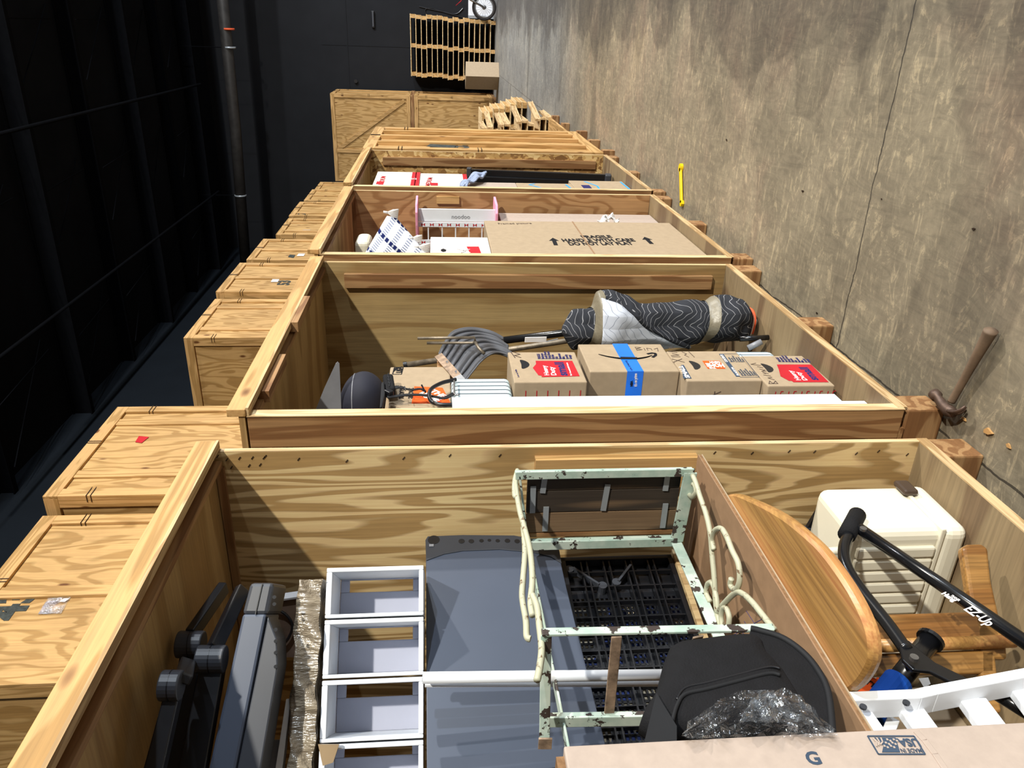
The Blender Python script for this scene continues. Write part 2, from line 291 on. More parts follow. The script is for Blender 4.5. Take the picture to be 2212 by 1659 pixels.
# ---------------------------------------------------------------- mesh helpers
ORG = {}
class MB:
    def __init__(s): s.v = []; s.f = []
    def add(s, vs, fs):
        o = len(s.v); s.v += [Vector(p) for p in vs]; s.f += [tuple(i+o for i in f) for f in fs]; return s
    def box(s, x0, x1, y0, y1, z0, z1):
        vs = [(x, y, z) for x in (x0, x1) for y in (y0, y1) for z in (z0, z1)]
        return s.add(vs, [(0, 1, 3, 2), (4, 6, 7, 5), (0, 4, 5, 1), (2, 3, 7, 6), (0, 2, 6, 4), (1, 5, 7, 3)])
    def bar(s, a, b, wid, thick, n):
        """rectangular bar from a to b; n = direction of its thickness"""
        a, b = Vector(a), Vector(b); d = (b-a).normalized(); n = Vector(n); n = (n-d*n.dot(d)).normalized(); u = d.cross(n)
        vs = [p+u*(i*wid/2)+n*(j*thick/2) for p in (a, b) for i in (-1, 1) for j in (-1, 1)]
        return s.add(vs, [(0, 1, 3, 2), (4, 6, 7, 5), (0, 4, 5, 1), (2, 3, 7, 6), (0, 2, 6, 4), (1, 5, 7, 3)])
    def prism(s, pts, vec):
        pts = [Vector(p) for p in pts]; vec = Vector(vec); n = len(pts)
        return s.add(pts+[p+vec for p in pts], [tuple(range(n)), tuple(range(2*n-1, n-1, -1))]+[(i, (i+1) % n, (i+1) % n+n, i+n) for i in range(n)])
    def tube(s, pts, r, n=10, closed=False, flat=1.0):
        pts = [Vector(p) for p in pts]; m = len(pts); rr = r if isinstance(r, (list, tuple)) else [r]*m
        up = None; rings = []
        for i in range(m):
            a = pts[(i-1) % m] if closed or i > 0 else pts[i]; b = pts[(i+1) % m] if closed or i < m-1 else pts[i]
            d = (b-a).normalized()
            if up is None:
                up = Vector((0, 0, 1)) if abs(d.z) < 0.9 else Vector((1, 0, 0))
            up = (up-d*up.dot(d))
            if up.length < 1e-5: up = d.orthogonal()
            up.normalize(); sd = d.cross(up)
            rings.append([pts[i]+(up*math.cos(2*PI*k/n)+sd*math.sin(2*PI*k/n)*flat)*rr[i] for k in range(n)])
        vs = [p for r_ in rings for p in r_]; fs = []
        for i in range(m if closed else m-1):
            j = (i+1) % m
            fs += [(i*n+k, i*n+(k+1) % n, j*n+(k+1) % n, j*n+k) for k in range(n)]
        if not closed: fs += [tuple(range(n-1, -1, -1)), tuple((m-1)*n+k for k in range(n))]
        return s.add(vs, fs)
    def grid(s, fn, nu, nv, closed_u=False):
        vs = [fn(i/(nu if closed_u else nu-1), j/(nv-1)) for i in range(nu) for j in range(nv)]; fs = []
        for i in range(nu if closed_u else nu-1):
            for j in range(nv-1):
                k = (i+1) % nu; fs.append((i*nv+j, i*nv+j+1, k*nv+j+1, k*nv+j))
        return s.add(vs, fs)
    def build(s, name, mat, parent=None, loc=None, bevel=0, smooth=False, label=None, solid=0, kind=None, seg=2):
        me = bpy.data.meshes.new(name)
        if parent is not None: org = ORG[parent.name]
        elif loc is not None: org = Vector(loc)
        else:
            xs = [p.x for p in s.v]; ys = [p.y for p in s.v]; zs = [p.z for p in s.v]
            org = Vector(((min(xs)+max(xs))/2, (min(ys)+max(ys))/2, min(zs)))
        me.from_pydata([p-org for p in s.v], [], s.f); me.validate()
        bm = bmesh.new(); bm.from_mesh(me); bmesh.ops.recalc_face_normals(bm, faces=bm.faces); bm.to_mesh(me); bm.free()
        me.materials.append(mat if not isinstance(mat, str) else M_[mat])
        if smooth:
            for p in me.polygons: p.use_smooth = True
        o = bpy.data.objects.new(name, me); C.objects.link(o)
        if parent is not None: o.parent = parent
        else: o.location = org
        ORG[o.name] = org
        if solid:
            md = o.modifiers.new('solid', 'SOLIDIFY'); md.thickness = solid; md.offset = 0
        if bevel:
            md = o.modifiers.new('bevel', 'BEVEL'); md.width = bevel; md.segments = seg; md.limit_method = 'ANGLE'; md.angle_limit = math.radians(35)
        if label: o['label'] = label
        if kind: o['kind'] = kind
        return o
def thing(name, label, cat, loc, group=None):
    o = bpy.data.objects.new(name, None); C.objects.link(o); o.location = loc; o.empty_display_size = 0.1
    o['label'] = label; o['category'] = cat
    if group: o['group'] = group
    ORG[o.name] = Vector(loc); return o
def tag(o, label, cat, group=None):
    o['label'] = label; o['category'] = cat
    if group: o['group'] = group
    return o
def struct(o): o['kind'] = 'structure'; return o
def dup(root, loc, label=None, group=None, rotz=0.0):
    def cp(o, par):
        c = o.copy(); C.objects.link(c); c.parent = par; ORG[c.name] = ORG[o.name]
        for ch in o.children: cp(ch, c)
        return c
    r = cp(root, None); r.location = loc; r.rotation_euler = (0, 0, rotz)
    if label: r['label'] = label
    if group: r['group'] = group
    return r
FONT_CACHE = {}
def text(body, size, pos, rt, up, mat, parent, name='lettering', bold=0.0, align='LEFT', sx=1.0, shear=0.0, label=None):
    cu = bpy.data.curves.new('txt', 'FONT'); cu.body = body; cu.size = size; cu.align_x = align; cu.offset = bold*size; cu.shear = shear
    cu.extrude = 0.0003; cu.resolution_u = 3; cu.space_line = 0.85
    to = bpy.data.objects.new('txt', cu); C.objects.link(to); bpy.context.view_layer.update()
    me = bpy.data.meshes.new_from_object(to.evaluated_get(bpy.context.evaluated_depsgraph_get()))
    bpy.data.objects.remove(to, do_unlink=True)
    rt = _n(rt); up = Vector(up); up = (up-rt*up.dot(rt)).normalized(); nn = rt.cross(up)
    org = ORG[parent.name]; pos = Vector(pos)
    for v in me.vertices: v.co = pos-org+rt*(v.co.x*sx)+up*v.co.y+nn*(v.co.z+0.0005)
    me.materials.clear(); me.materials.append(M_[mat])
    o = bpy.data.objects.new(name, me); C.objects.link(o); o.parent = parent; ORG[o.name] = org
    if label: o['label'] = label
    return o
def strokes(lines, wid, pos, rt, up, mat, parent, name='marking', label=None, closed=False):
    """flat ribbons drawn on a face: 2-D polylines in (right, up) metres"""
    rt = _n(rt); up = Vector(up).normalized(); nn = rt.cross(up); pos = Vector(pos); mb = MB()
    for ln in lines:
        pts = [pos+rt*a+up*b+nn*0.0009 for a, b in ln]
        for a, b in zip(pts[:-1], pts[1:]):
            if (b-a).length < 1e-6: continue
            d = (b-a).normalized(); mb.bar(a-d*wid*0.4, b+d*wid*0.4, wid, 0.0006, nn)
    return mb.build(name, mat, parent, label=label)
def patch(pts, mat, parent, name='print', th=0.0006, nn=(0, -1, 0), label=None, lift=0.0006):
    nn = Vector(nn); return MB().prism([Vector(p)+nn*lift for p in pts], nn*th).build(name, mat, parent, label=label)
def ptext(o, gf, body, p0, p1, ptop, mat, bold=0.02, name='lettering', lift=0.0012):
    """lettering fitted to a face: baseline from pixel p0 to p1, top of the letters at ptop"""
    a, b, c = gf(*p0), gf(*p1), gf(*ptop); rt = (b-a); L = rt.length; rt.normalize(); up = c-a; up = up-rt*up.dot(rt); H = up.length; up.normalize(); nn = rt.cross(up)
    ob_ = text(body, 1.0, (0, 0, 0), (1, 0, 0), (0, 1, 0), mat, o, name=name, bold=bold)
    org = ORG[o.name]; vs = [v.co+org for v in ob_.data.vertices]
    x0 = min(v.x for v in vs); x1 = max(v.x for v in vs); y0 = min(v.y for v in vs); y1 = max(v.y for v in vs)
    for v, q in zip(ob_.data.vertices, vs): v.co = a-org+rt*((q.x-x0)/(x1-x0)*L)+up*((q.y-y0)/(y1-y0)*H)+nn*(lift+0.4*(q.z-0.0005))
    return ob_
XF = dict(rt=(0, -1, 0), up=(0, 0, 1))      # upright lettering on a face that looks back along the row
AF = dict(rt=(1, 0, 0), up=(0, 0, 1))       # upright lettering on a face that looks into the aisle
def zpx(px, py, **k): return at(px, py, **k).z
def bez(pts, n=6, closed=False):
    """Catmull-Rom through points"""
    P = [Vector(p) for p in pts]; out = []; m = len(P)
    for i in range(m if closed else m-1):
        p0 = P[(i-1) % m] if closed or i > 0 else P[0]; p1 = P[i]; p2 = P[(i+1) % m]; p3 = P[(i+2) % m] if closed or i < m-2 else P[-1]
        for k in range(n):
            t = k/n; out.append(0.5*((2*p1)+(p2-p0)*t+(2*p0-5*p1+4*p2-p3)*t*t+(3*p1-p0-3*p2+p3)*t**3))
    if not closed: out.append(P[-1])
    return out
#PART2
# ================================================================ the room
XW, YB, ZC = 22.4, 6.0, 7.5
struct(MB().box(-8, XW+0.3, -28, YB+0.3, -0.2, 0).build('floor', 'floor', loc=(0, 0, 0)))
struct(MB().box(-8, XW+0.3, -28, YB+0.3, ZC, ZC+0.2).build('ceiling', 'ceil', loc=(0, 0, ZC)))
struct(MB().box(-8, XW, YB, YB+0.3, 0, ZC).build('wall_back', 'wall_blue', loc=(0, YB, 0)))
struct(MB().box(XW, XW+0.3, -28, YB+0.3, 0, ZC).build('wall_far', 'wall_black', loc=(XW, 0, 0)))
# roof beams running across, with their braces
for i, X in enumerate([6.9, 9.5, 11.9, 14.1, 16.2, 18.3, 20.2]):
    mb = MB(); d = 0.30 if i % 2 == 0 else 0.22
    mb.box(X-0.05, X+0.05, -9, YB, ZC-0.04, ZC).box(X-0.012, X+0.012, -9, YB, ZC-d, ZC-0.04).box(X-0.05, X+0.05, -9, YB, ZC-d-0.02, ZC-d)
    struct(mb.build('trim_beam', 'beam', loc=(X, 0, ZC)))
mb = MB()
for X in [6.9, 9.5, 11.9, 14.1, 16.2, 18.3]:
    for k in range(3):
        y0 = 5.6-k*2.3
        mb.bar((X, y0, ZC-0.3), (X+1.9, y0-1.1, ZC-0.02), 0.014, 0.014, (0, 0, 1))
        mb.bar((X, y0-0.9, ZC-0.3), (X+2.0, y0-0.9, ZC-0.06), 0.016, 0.014, (0, 0, 1))
struct(mb.build('trim_brace', 'beam', loc=(6, 0, ZC)))
a = at(0, 289, Z=7.05); b = at(378, 220, Z=7.05)
struct(MB().tube([(a.x-1, a.y, 7.05), (20, a.y, 7.05)], 0.028).build('trim_pipe', 'beam', loc=(6, 0, 7)))
a = at(0, 771, Z=7.05)
struct(MB().tube([(a.x-1, a.y, 7.05), (20.4, a.y, 7.05)], 0.025).build('trim_pipe', 'beam', loc=(6, 4, 7)))
# the exposed bronze sprinkler main crossing under the roof
a = at(488, 0, X=20.0); b = at(529, 545, X=20.0)
o = thing('sprinkler_pipe', 'thick bronze pipe crossing high under the dark roof in front of the far wall', 'pipe', (20.0, 2.5, a.z))
MB().tube([(20.0, -6, a.z), (20.0, 2.5, (a.z+b.z)/2), (20.0, YB-0.05, b.z+0.02)], 0.13, 20).build('pipe_run', 'pipe', o, smooth=True)
for py, mm in ((63, 'canvas'), (103, 'galv'), (422, 'galv')):
    c = at(500, py, X=20.0); zz = a.z+(b.z-a.z)*(c.y+0.4)/5.8
    MB().tube([(20.0, c.y-0.02, zz), (20.0, c.y+0.02, zz)], 0.145, 20).build('pipe_band', mm, o, smooth=True)
    if mm == 'galv': MB().tube([(20.0, c.y, zz+0.14), (20.0, c.y, ZC)], 0.010, 6).build('hanger_rod', 'beam', o)
# seams and small fittings of the far wall
zs = zpx(750, 90, X=XW)
struct(MB().box(XW-0.012, XW, -12, YB, zs-0.012, zs+0.012).build('trim_1', 'wall_black'))
ys = at(820, 100, X=XW).y
struct(MB().box(XW-0.008, XW, ys-0.008, ys+0.008, 0, 4.5).build('trim_2', 'wall_black'))
c = at(806, 42, X=XW)
o = thing('bar_fitting', 'small dark bar fitting on the black far wall', 'fitting', (XW-0.05, c.y, c.z))
MB().box(XW-0.06, XW-0.001, c.y-0.20, c.y+0.20, c.z-0.035, c.z+0.035).build('fitting_body', 'black_pl', o, bevel=0.01)
MB().box(XW-0.075, XW-0.055, c.y-0.17, c.y+0.17, c.z-0.02, c.z+0.02).build('fitting_cover', 'dark_pl', o, bevel=0.004)
c = at(769, 175, X=XW)
tag(MB().tube([(XW-0.05, c.y, c.z), (XW-0.001, c.y, c.z)], 0.05, 12).build('round_fitting', 'black_pl'), 'small round dark knob on the black far wall below the bar fitting', 'fitting')
# loose cables drooping on the far wall above the pallets
p = [at(x, y, X=XW-0.02) for x, y in ((905, 14), (930, 20), (960, 26), (985, 30), (1000, 18))]
q = [at(x, y, X=XW-0.02) for x, y in ((922, 33), (918, 22), (930, 17), (965, 28), (1000, 38))]
o = thing('wall_cable', 'thin black cables drooping along the black far wall above the pallet stack', 'cable', p[0])
MB().tube(bez(p), 0.012, 6).build('cable', 'black_pl', o); MB().tube(bez(q), 0.012, 6).build('cable', 'black_pl', o)

# ================================================================ open storage vaults along the aisle
def vault(label, X0, X1, Y0, zb, zt, ply, ceilmat, D=2.13, near=True, group=None, batten=False):
    D = 2.06
    o = thing('wooden_storage_vault', label, 'storage crate', (X0, Y0, 0), group)
    tp = 0.016; bt = 0.02; ci = zt-0.045
    # panels
    MB().box(X1-tp-0.004, X1-0.004, Y0, Y0+D, zb, zt-0.006).build('far_side_panel', ply, o)
    MB().box(X1-tp-0.0035, X1-0.004, Y0-0.003, Y0, zb, zt-0.01).build('panel_edge', 'edge', o, label='pale sawn plywood edge')
    MB().box(X0+bt, X0+bt+tp, Y0, Y0+D, zb, zt-0.03).build('near_side_panel', 'ply_aged', o)
    MB().box(X0, X1-0.002, Y0-0.002, Y0+D, ci, ci+tp).build('roof_panel', ceilmat, o)
    MB().box(X0+0.03, X1-0.02, Y0+0.0, Y0+D, zb-0.0, zb+0.018).build('floor_panel', 'floor_ply', o)
    MB().box(X0+0.01, X1-0.004, Y0-0.004, Y0, zb-0.012, zb+0.018).build('floor_edge', 'edge_x', o, label='pale raw front edge of the floor panel')
    MB().box(X0+bt, X1-0.02, Y0+D-0.016, Y0+D, zb, zt-0.02).build('back_panel', 'ply_aged', o)
    # roof front rail, edges
    MB().box(X0-0.004, X1, Y0-0.024, Y0-0.002, ci-0.004, zt).build('roof_rail', 'pine_x', o, bevel=0.002)
    MB().box(X0, X1-0.002, Y0-0.027, Y0-0.004, ci-0.012, ci-0.004).build('roof_panel_edge', 'edge_x', o, label='pale ragged plywood edge of the roof')
    MB().box(X0+0.05, X1-0.03, Y0+0.018, Y0+0.036, ci-0.02, ci).build('ceiling_batten', 'old_x', o)
    # near side outer frame
    MB().box(X0, X0+bt, Y0, Y0+0.095, zb, zt-0.05).build('side_frame_board', 'old_z', o, bevel=0.003)
    MB().box(X0, X0+bt, Y0+0.20, Y0+0.30, zb+0.1, zt-0.14).build('side_frame_board', 'old_z', o, bevel=0.003)
    MB().box(X0, X0+bt, Y0+0.095, Y0+D, zt-0.14, zt-0.05).build('side_frame_board', 'old_y', o, bevel=0.003)
    MB().box(X0, X0+bt, Y0+0.095, Y0+D, zb, zb+0.10).build('side_frame_board', 'old_y', o, bevel=0.003)
    MB().box(X0-0.002, X0+0.036, Y0-0.003, Y0, zb, zt-0.05).build('near_side_edge', 'edge', o, label='pale raw front edge of the near side')
    if batten:
        MB().box(X1-tp-0.026, X1-tp-0.004, Y0+0.045, Y0+0.11, zb+0.08, ci-0.10).build('inner_batten', 'old_z', o, bevel=0.002)
    else:
        MB().box(X1-tp-0.016, X1-tp-0.004, Y0+0.04, Y0+D-0.05, ci-0.022, ci-0.002).build('corner_strip', 'old_y', o)
    for k, x in enumerate((X0+0.005, (X0+X1)/2-0.05, X1-0.092)):
        MB().box(x, x+0.10, Y0+0.004, Y0+D, 0.001, zb-0.012).build('skid', 'old_y', o, bevel=0.006)
    MB().box(X0, X1, Y0+0.06, Y0+D, zb-0.012, zb).build('under_board', 'old_x', o)
    return o
V1 = vault('open plywood vault nearest the camera, with bold grain on its far side', 0.26, 1.78, 1.005, 0.13, 2.09, 'ply_bold', 'ply_ceil')
V2 = vault('open plywood vault second from the camera, holding a charcoal blanket roll and moving boxes', 1.88, 3.38, 0.965, 0.13, 2.035, 'ply_aged', 'ply_ceil', batten=True)
V3 = vault('open plywood vault holding the big fragile carton and tasselled pillow', 3.40, 4.88, 0.94, 0.11, 2.05, 'ply_red', 'ply_ceil')
V4 = vault('open vault with strand board far side, holding a long black bar', 4.93, 6.46, 0.925, 0.10, 2.06, 'osb', 'ply_ceil', batten=True)
# staples and nail heads along the front edge of the bold grained side
mb = MB()
for x, y in ((447, 996), (470, 986), (490, 993), (517, 990), (545, 989), (570, 989), (573, 986), (500, 1010), (538, 1006), (562, 1004), (480, 1048), (486, 1072), (645, 992), (749, 996), (872, 990), (972, 984), (1080, 984), (490, 1138), (499, 1199), (1544, 978), (1625, 979), (1705, 975), (1760, 976), (1850, 980), (1898, 975), (1960, 982)):
    p = at(x, y, X=1.759); mb.bar(p+Vector((0, -.004, -.003)), p+Vector((0, .004, .003)), .0022, .0012, (1, 0, 0))
mb.build('staples', 'wire', V1)
# small cleats
for nm, q0, q1 in (('c1', (606, 768), (568, 852)), ('c2', (660, 642), (632, 698))):
    a = at(*q0, Z=1.972); b = at(*q1, Z=1.972)
    MB().box(b.x, a.x, a.y-0.005, a.y+0.03, 1.955, 1.985).build('cleat', 'old_x', V2)
a = at(943, 431, X=4.86); b = at(992, 431, X=4.86)
MB().box(4.84, 4.862, a.y-0.022, a.y+0.022, b.z, a.z).build('cleat', 'pine_z', V3, label='small pale wood cleat')
a = at(1155, 985, X=1.76); b = at(1500, 1005, X=1.76)
MB().box(1.735, 1.76, at(1300, 982, X=1.76).y, at(1300, 1045, X=1.76).y, b.z, a.z).build('leaning_board', 'pine_z', V1, label='pale pine board fixed upright on the far side')

# ================================================================ closed crates
def crate(label, cat, W, D, H, zb, loc, group=None, brace=False, style=0, side=True):
    """front looks into the aisle (-Y), left side looks back at the camera (-X); loc = front near bottom corner"""
    o = thing('wooden_storage_crate', label, cat, loc, group); x0, y0, z0 = loc
    x1, y1, z1 = x0+W, y0+D, z0+H; zb = z0+zb; t = 0.022; b = 0.095
    MB().box(x0+t, x1-t, y0+t, y1-t, zb, z1-0.002).build('panel_box', 'ply_face', o)
    f = []
    f.append(('x', (x0, x1, y0, y0+t, z1-b, z1)))
    f.append(('x', (x0, x1, y0, y0+t, zb, zb+b)))
    f.append(('z', (x0, x0+b, y0, y0+t, zb+b, z1-b))); f.append(('z', (x1-b, x1, y0, y0+t, zb+b, z1-b)))
    if style == 0:
        f.append(('z', (x0+b+0.16, x0+2*b+0.16, y0+0.006, y0+t, zb+b, z1-b))); f.append(('z', (x1-2*b-0.12, x1-b-0.12, y0+0.006, y0+t, zb+b, z1-b)))
    elif style == 1:
        f.append(('z', (x0+W*0.45, x0+W*0.45+b, y0+0.004, y0+t, zb+b, z1-b)))
    elif style == 3:
        for q in (0.22, 0.5, 0.74): f.append(('z', (x0+W*q, x0+W*q+0.05, y0-0.012, y0+t, zb+b, z1-b)))
    for a_, (xa, xb, ya, yb, za, zz) in f: MB().box(xa, xb, ya, yb, za, zz).build('front_board', 'pine_'+a_, o, bevel=0.003)
    s_ = [('y', (x0, x0+t, y0+t, y1, z1-b, z1)), ('y', (x0, x0+t, y0+t, y1, zb, zb+b)), ('z', (x0, x0+t, y0+t, y0+b, zb+b, z1-b)),
          ('z', (x0, x0+t, y1-b, y1, zb+b, z1-b)), ('z', (x0, x0+t, y0+D*0.42, y0+D*0.42+b, zb+b, z1-b))]
    if brace: s_[4] = ('z', (x0, x0+t, y0+D*0.62, y0+D*0.62+b, zb+b, z1-b))
    for a_, (xa, xb, ya, yb, za, zz) in s_: MB().box(xa, xb, ya, yb, za, zz).build('side_board', 'pine_'+a_, o, bevel=0.003)
    if brace:
        MB().bar((x0+0.01, y0+b+0.03, zb+b+0.05), (x0+0.01, y0+D*0.62, z1-b-0.05), 0.09, 0.018, (1, 0, 0)).build('diagonal_brace', 'pine_z', o)
        MB().bar((x0+0.01, y0+D*0.72, zb+b+0.05), (x0+0.01, y1-b, z1-b-0.3), 0.09, 0.018, (1, 0, 0)).build('diagonal_brace', 'pine_z', o)
    for k, x in enumerate((x0+0.02, x0+W/2-0.05, x1-0.10)):
        if zb-z0 > 0.02: MB().box(x, x+0.09, y0-0.012, y1, z0+0.001, zb).build('skid', 'old_y', o)
    # wire clips over the joints
    cl = [((x0+W*0.55), z1-b/2, 'v'), (x0+b/2, z1-0.3, 'h'), (x1-b/2, z1-0.3, 'h'), (x0+b/2, z1-0.95, 'h')]
    for cx_, cz_, k in cl:
        mb = MB()
        for s in (-0.014, 0.014):
            if k == 'v': mb.tube([(cx_+s, y0-0.004, cz_-0.055), (cx_+s, y0-0.004, cz_+0.042), (cx_+s, y0+0.018, cz_+0.0425)], 0.0028, 5)
            else: mb.tube([(cx_-0.052, y0+0.05, cz_+s), (cx_-0.052, y0-0.004, cz_+s), (cx_+0.055, y0-0.004, cz_+s)], 0.0028, 5)
        mb.build('wire_clip', 'wire', o)
    return o
# the closed crate after the four open vaults
V5 = crate('closed pale crate with three upright battens, standing next after the open vaults', 'storage crate', 1.42, 2.1, 2.08, 0.10, (6.53, 0.915, 0.0), style=3, brace=False)
V5['label'] = 'closed pale crate in the front row, with upright battens, beyond the strand board vault'
a = at(985, 309, Y=0.90)
text('55', 0.28, (a.x-0.12, 0.924, a.z-0.10), AF['rt'], AF['up'], 'stencil', V5, name='stencil_number', bold=0.03)
patch([(a.x-0.18, 0.92, a.z+0.02), (a.x+0.0, 0.92, a.z+0.0), (a.x+0.05, 0.92, a.z+0.22), (a.x-0.1, 0.92, a.z+0.25)], 'stencil', V5, name='paint_smear')
# back row, stacked two high: (x0, x1, front y, style)
rowb = [(3.10, 4.61, 3.10, 1), (4.66, 6.02, 2.98, 0), (7.82, 9.10, 3.07, 0), (9.16, 10.42, 3.0, 1), (10.78, 11.95, 3.06, 1), (12.86, 14.05, 3.22, 0), (14.12, 15.34, 3.19, 0), (15.8, 16.95, 3.26, 1), (17.0, 18.15, 3.32, 0)]
ZT = 4.16; names = {}
desc = ['upper back row crate nearest the camera, stencilled 43 with a clear pouch', 'upper back row crate with a red smudge, standing alone before the gap',
        'upper back row crate whose plain plywood side faces the open gap', 'upper back row crate stencilled 53 beside a white sticker',
        'upper back row crate with dark smudge and white sticker, fifth along', 'upper back row crate with a small pale paper label on its front',
        'upper back row crate with a small stencil near its top edge', 'upper back row crate with grey speckled middle panel, eighth along', 'farthest upper crate of the back row, with a dark knot']
UP = []
for i, (a, b, y, st) in enumerate(rowb):
    hz = ZT/2
    UP.append(crate(desc[i], 'storage crate', b-a, 2.05, hz-0.002, 0.09, (a, y, hz), group=None, style=st))
lo = crate('lower back row crate hidden behind the open vaults, under the upper crates', 'storage crate', 1.25, 2.05, ZT/2-0.002, 0.09, (3.3, 3.1, 0), group='lower back row crates', style=1)
for x_ in (4.75, 6.2, 7.8, 9.15, 10.7, 12.8, 14.1, 15.6, 16.95): dup(lo, (x_, 3.12, 0))
c0 = UP[0]; y_ = 3.10+0.02
a = at(10, 1325, Y=y_); b = at(70, 1300, Y=y_)
text('43', 0.26, (at(35, 1338, Y=y_).x, y_, at(66, 1300, Y=y_).z), AF['rt'], AF['up'], 'stencil', c0, name='stencil_number', bold=0.04)
q = [at(x, y, Y=y_-0.004) for x, y in ((82, 1327), (132, 1326), (159, 1278), (110, 1281))]
patch(q, 'film', c0, name='document_pouch', label='clear plastic pouch')
q = [at(x, y, Y=y_-0.008) for x, y in ((128, 1300), (140, 1300), (150, 1293), (138, 1293))]
patch(q, 'white_print', c0, name='paper_slip')
yy = rowb[3][2]+0.02; a = at(612, 608, Y=yy)
text('53', 0.2, (at(610, 616, Y=yy).x, yy, at(626, 610, Y=yy).z), AF['rt'], AF['up'], 'stencil', UP[3], name='stencil_number', bold=0.04)
q = [at(x, y, Y=yy-0.003) for x, y in ((585, 609), (600, 609), (605, 601), (590, 601))]; patch(q, 'white_print', UP[3], name='sticker')
yy = rowb[4][2]+0.02
q = [at(x, y, Y=yy-0.003) for x, y in ((641, 553), (656, 553), (659, 548), (645, 548))]; patch(q, 'white_print', UP[4], name='sticker')
q = [at(x, y, Y=yy-0.002) for x, y in ((622, 555), (634, 557), (638, 551), (626, 550))]; patch(q, 'stencil', UP[4], name='paint_smear')
yy = rowb[5][2]+0.02
q = [at(x, y, Y=yy-0.003) for x, y in ((650, 501), (667, 501), (671, 496), (655, 496))]; patch(q, 'card_light', UP[5], name='paper_label')
yy = rowb[6][2]+0.02
text('12', 0.2, (at(643, 466, Y=yy).x, yy, at(660, 462, Y=yy).z), AF['rt'], AF['up'], 'stencil', UP[6], name='stencil_number', bold=0.02)
yy = rowb[1][2]+0.02
q = [at(x, y, Y=yy-0.002) for x, y in ((292, 955), (306, 957), (322, 944), (300, 942))]; patch(q, 'red', UP[1], name='chalk_smudge')
# the crate missing from the upper row leaves its lower neighbour's lid bare; far stack standing across the aisle end
XF0 = 20.75
fs = []
for z, br, lb in ((0.0, False, 'lower crate of the stack facing the camera at the far end of the aisle'), (2.08, True, 'upper crate with a diagonal brace, topmost of the far end stack')):
    fs.append(crate(lb, 'storage crate', 1.45, 2.15, 2.07, 0.09, (XF0, 1.62, z), brace=br, style=1))
# ================================================================ pallets
def pallet(o, x0, y0, z0, L, Wd, dz=0.13):
    """L along X, Wd along Y; blocks show on the -X end"""
    MB().box(x0, x0+L, y0, y0+Wd, z0+dz-0.018, z0+dz-0.002).build('deck', 'edge', o)
    for k, y in enumerate((y0+0.01, y0+Wd/2-0.045, y0+Wd-0.10)):
        MB().box(x0+0.005, x0+L-0.005, y, y+0.09, z0+0.001, z0+dz-0.018).build('stringer', 'pine_x', o)
N = 16; pz = 2.16/N
c = thing('wooden_pallet', 'topmost pallet of the stack by the black far wall', 'pallet', (21.5, -0.16, 0))
pallet(c, 21.5, -0.16, 0, 0.80, 1.46, pz)
xs = [(21.25, -0.18)]
words = ['bottom', 'second', 'third', 'fourth', 'fifth', 'sixth', 'seventh', 'eighth', 'ninth', 'tenth', 'eleventh', 'twelfth', 'thirteenth', 'fourteenth', 'fifteenth', 'topmost']
for i in range(N):
    dx = random.uniform(-0.008, 0.008); dy = random.uniform(-0.02, 0.03)
    lb = 'wooden pallet, %s of the tall stack by the black far wall' % (words[i] if i in (0, 15) else words[i]+' from the floor')
    if i == 0: c['label'] = lb; c['group'] = 'tall pallet stack'; c.location = (21.5, -0.16, 0)
    else: dup(c, (21.5+dx, -0.16+dy-0.006*i, pz*i), lb, 'tall pallet stack')
# low tidy stack and the fanned heap of flats beyond the front row
b0 = at(1138, 250, Z=0)
low = thing('wooden_pallet', 'bottom flat of the low tidy stack beyond the front row', 'pallet', (b0.x, 1.1, 0), 'low pallet stack beyond the front row')
pallet(low, b0.x, 1.1, 0, 1.0, 0.75, 0.095)
for i in range(1, 8): dup(low, (b0.x+random.uniform(-0.05, 0.05), 1.1+0.025*i+random.uniform(-0.03, 0.03), 0.095*i), 'wooden flat, %s from the floor in the low stack beyond the front row' % words[i], 'low pallet stack beyond the front row')
b1 = at(1190, 275, Z=0)
fan = thing('wooden_pallet', 'bottom flat of the fanned heap beyond the closed front row crate', 'pallet', (10.3, 1.02, 0), 'fanned heap of flats')
MB().box(10.3, 11.3, 1.02, 1.8, 0.001, 0.013).build('deck', 'edge', fan)
for y in (1.03, 1.4, 1.76): MB().box(10.3, 11.3, y, y+0.028, 0.013, 0.072).build('stringer', 'edge_x', fan)
for i in range(1, 12): dup(fan, (10.3+0.04*math.sin(i*1.7)+0.05*i, 1.02+0.03*math.cos(i*2.1)+0.02*i, 0.074*i), 'wooden flat, %s from the floor in the fanned heap' % words[i], 'fanned heap of flats', rotz=0.13*math.sin(i*2.3))
vb = thing('vault_base', 'empty wooden vault base on skids beyond the closed crate', 'crate base', (8.15, 0.98, 0))
for x in (8.15, 8.95, 9.75): MB().box(x, x+0.10, 0.95, 2.6, 0.001, 0.09).build('skid', 'old_y', vb, bevel=0.004)
MB().box(8.12, 9.9, 0.98, 2.6, 0.09, 0.115).build('deck', 'pine_x', vb)
# carton on the floor in front of the far stack
c = at(1071, 190, Z=0)
bx = thing('cardboard_box', 'tall brown carton standing on the floor by the far crate stack', 'box', (20.0, 1.05, 0))
ctr = Vector((20.15, 1.08, 0)); ang = math.radians(38); u = Vector((math.cos(ang), math.sin(ang), 0)); v = Vector((-math.sin(ang), math.cos(ang), 0))
MB().prism([ctr-u*0.26-v*0.2, ctr+u*0.26-v*0.2, ctr+u*0.26+v*0.2, ctr-u*0.26+v*0.2], (0, 0, 0.80)).build('carton', 'card', bx, bevel=0.004)
text('THIS\nSIDE UP', 0.06, ctr-u*0.17-v*0.2+Vector((0, 0, 0.66)), u, (0, 0, 1), 'black_ink', bx)
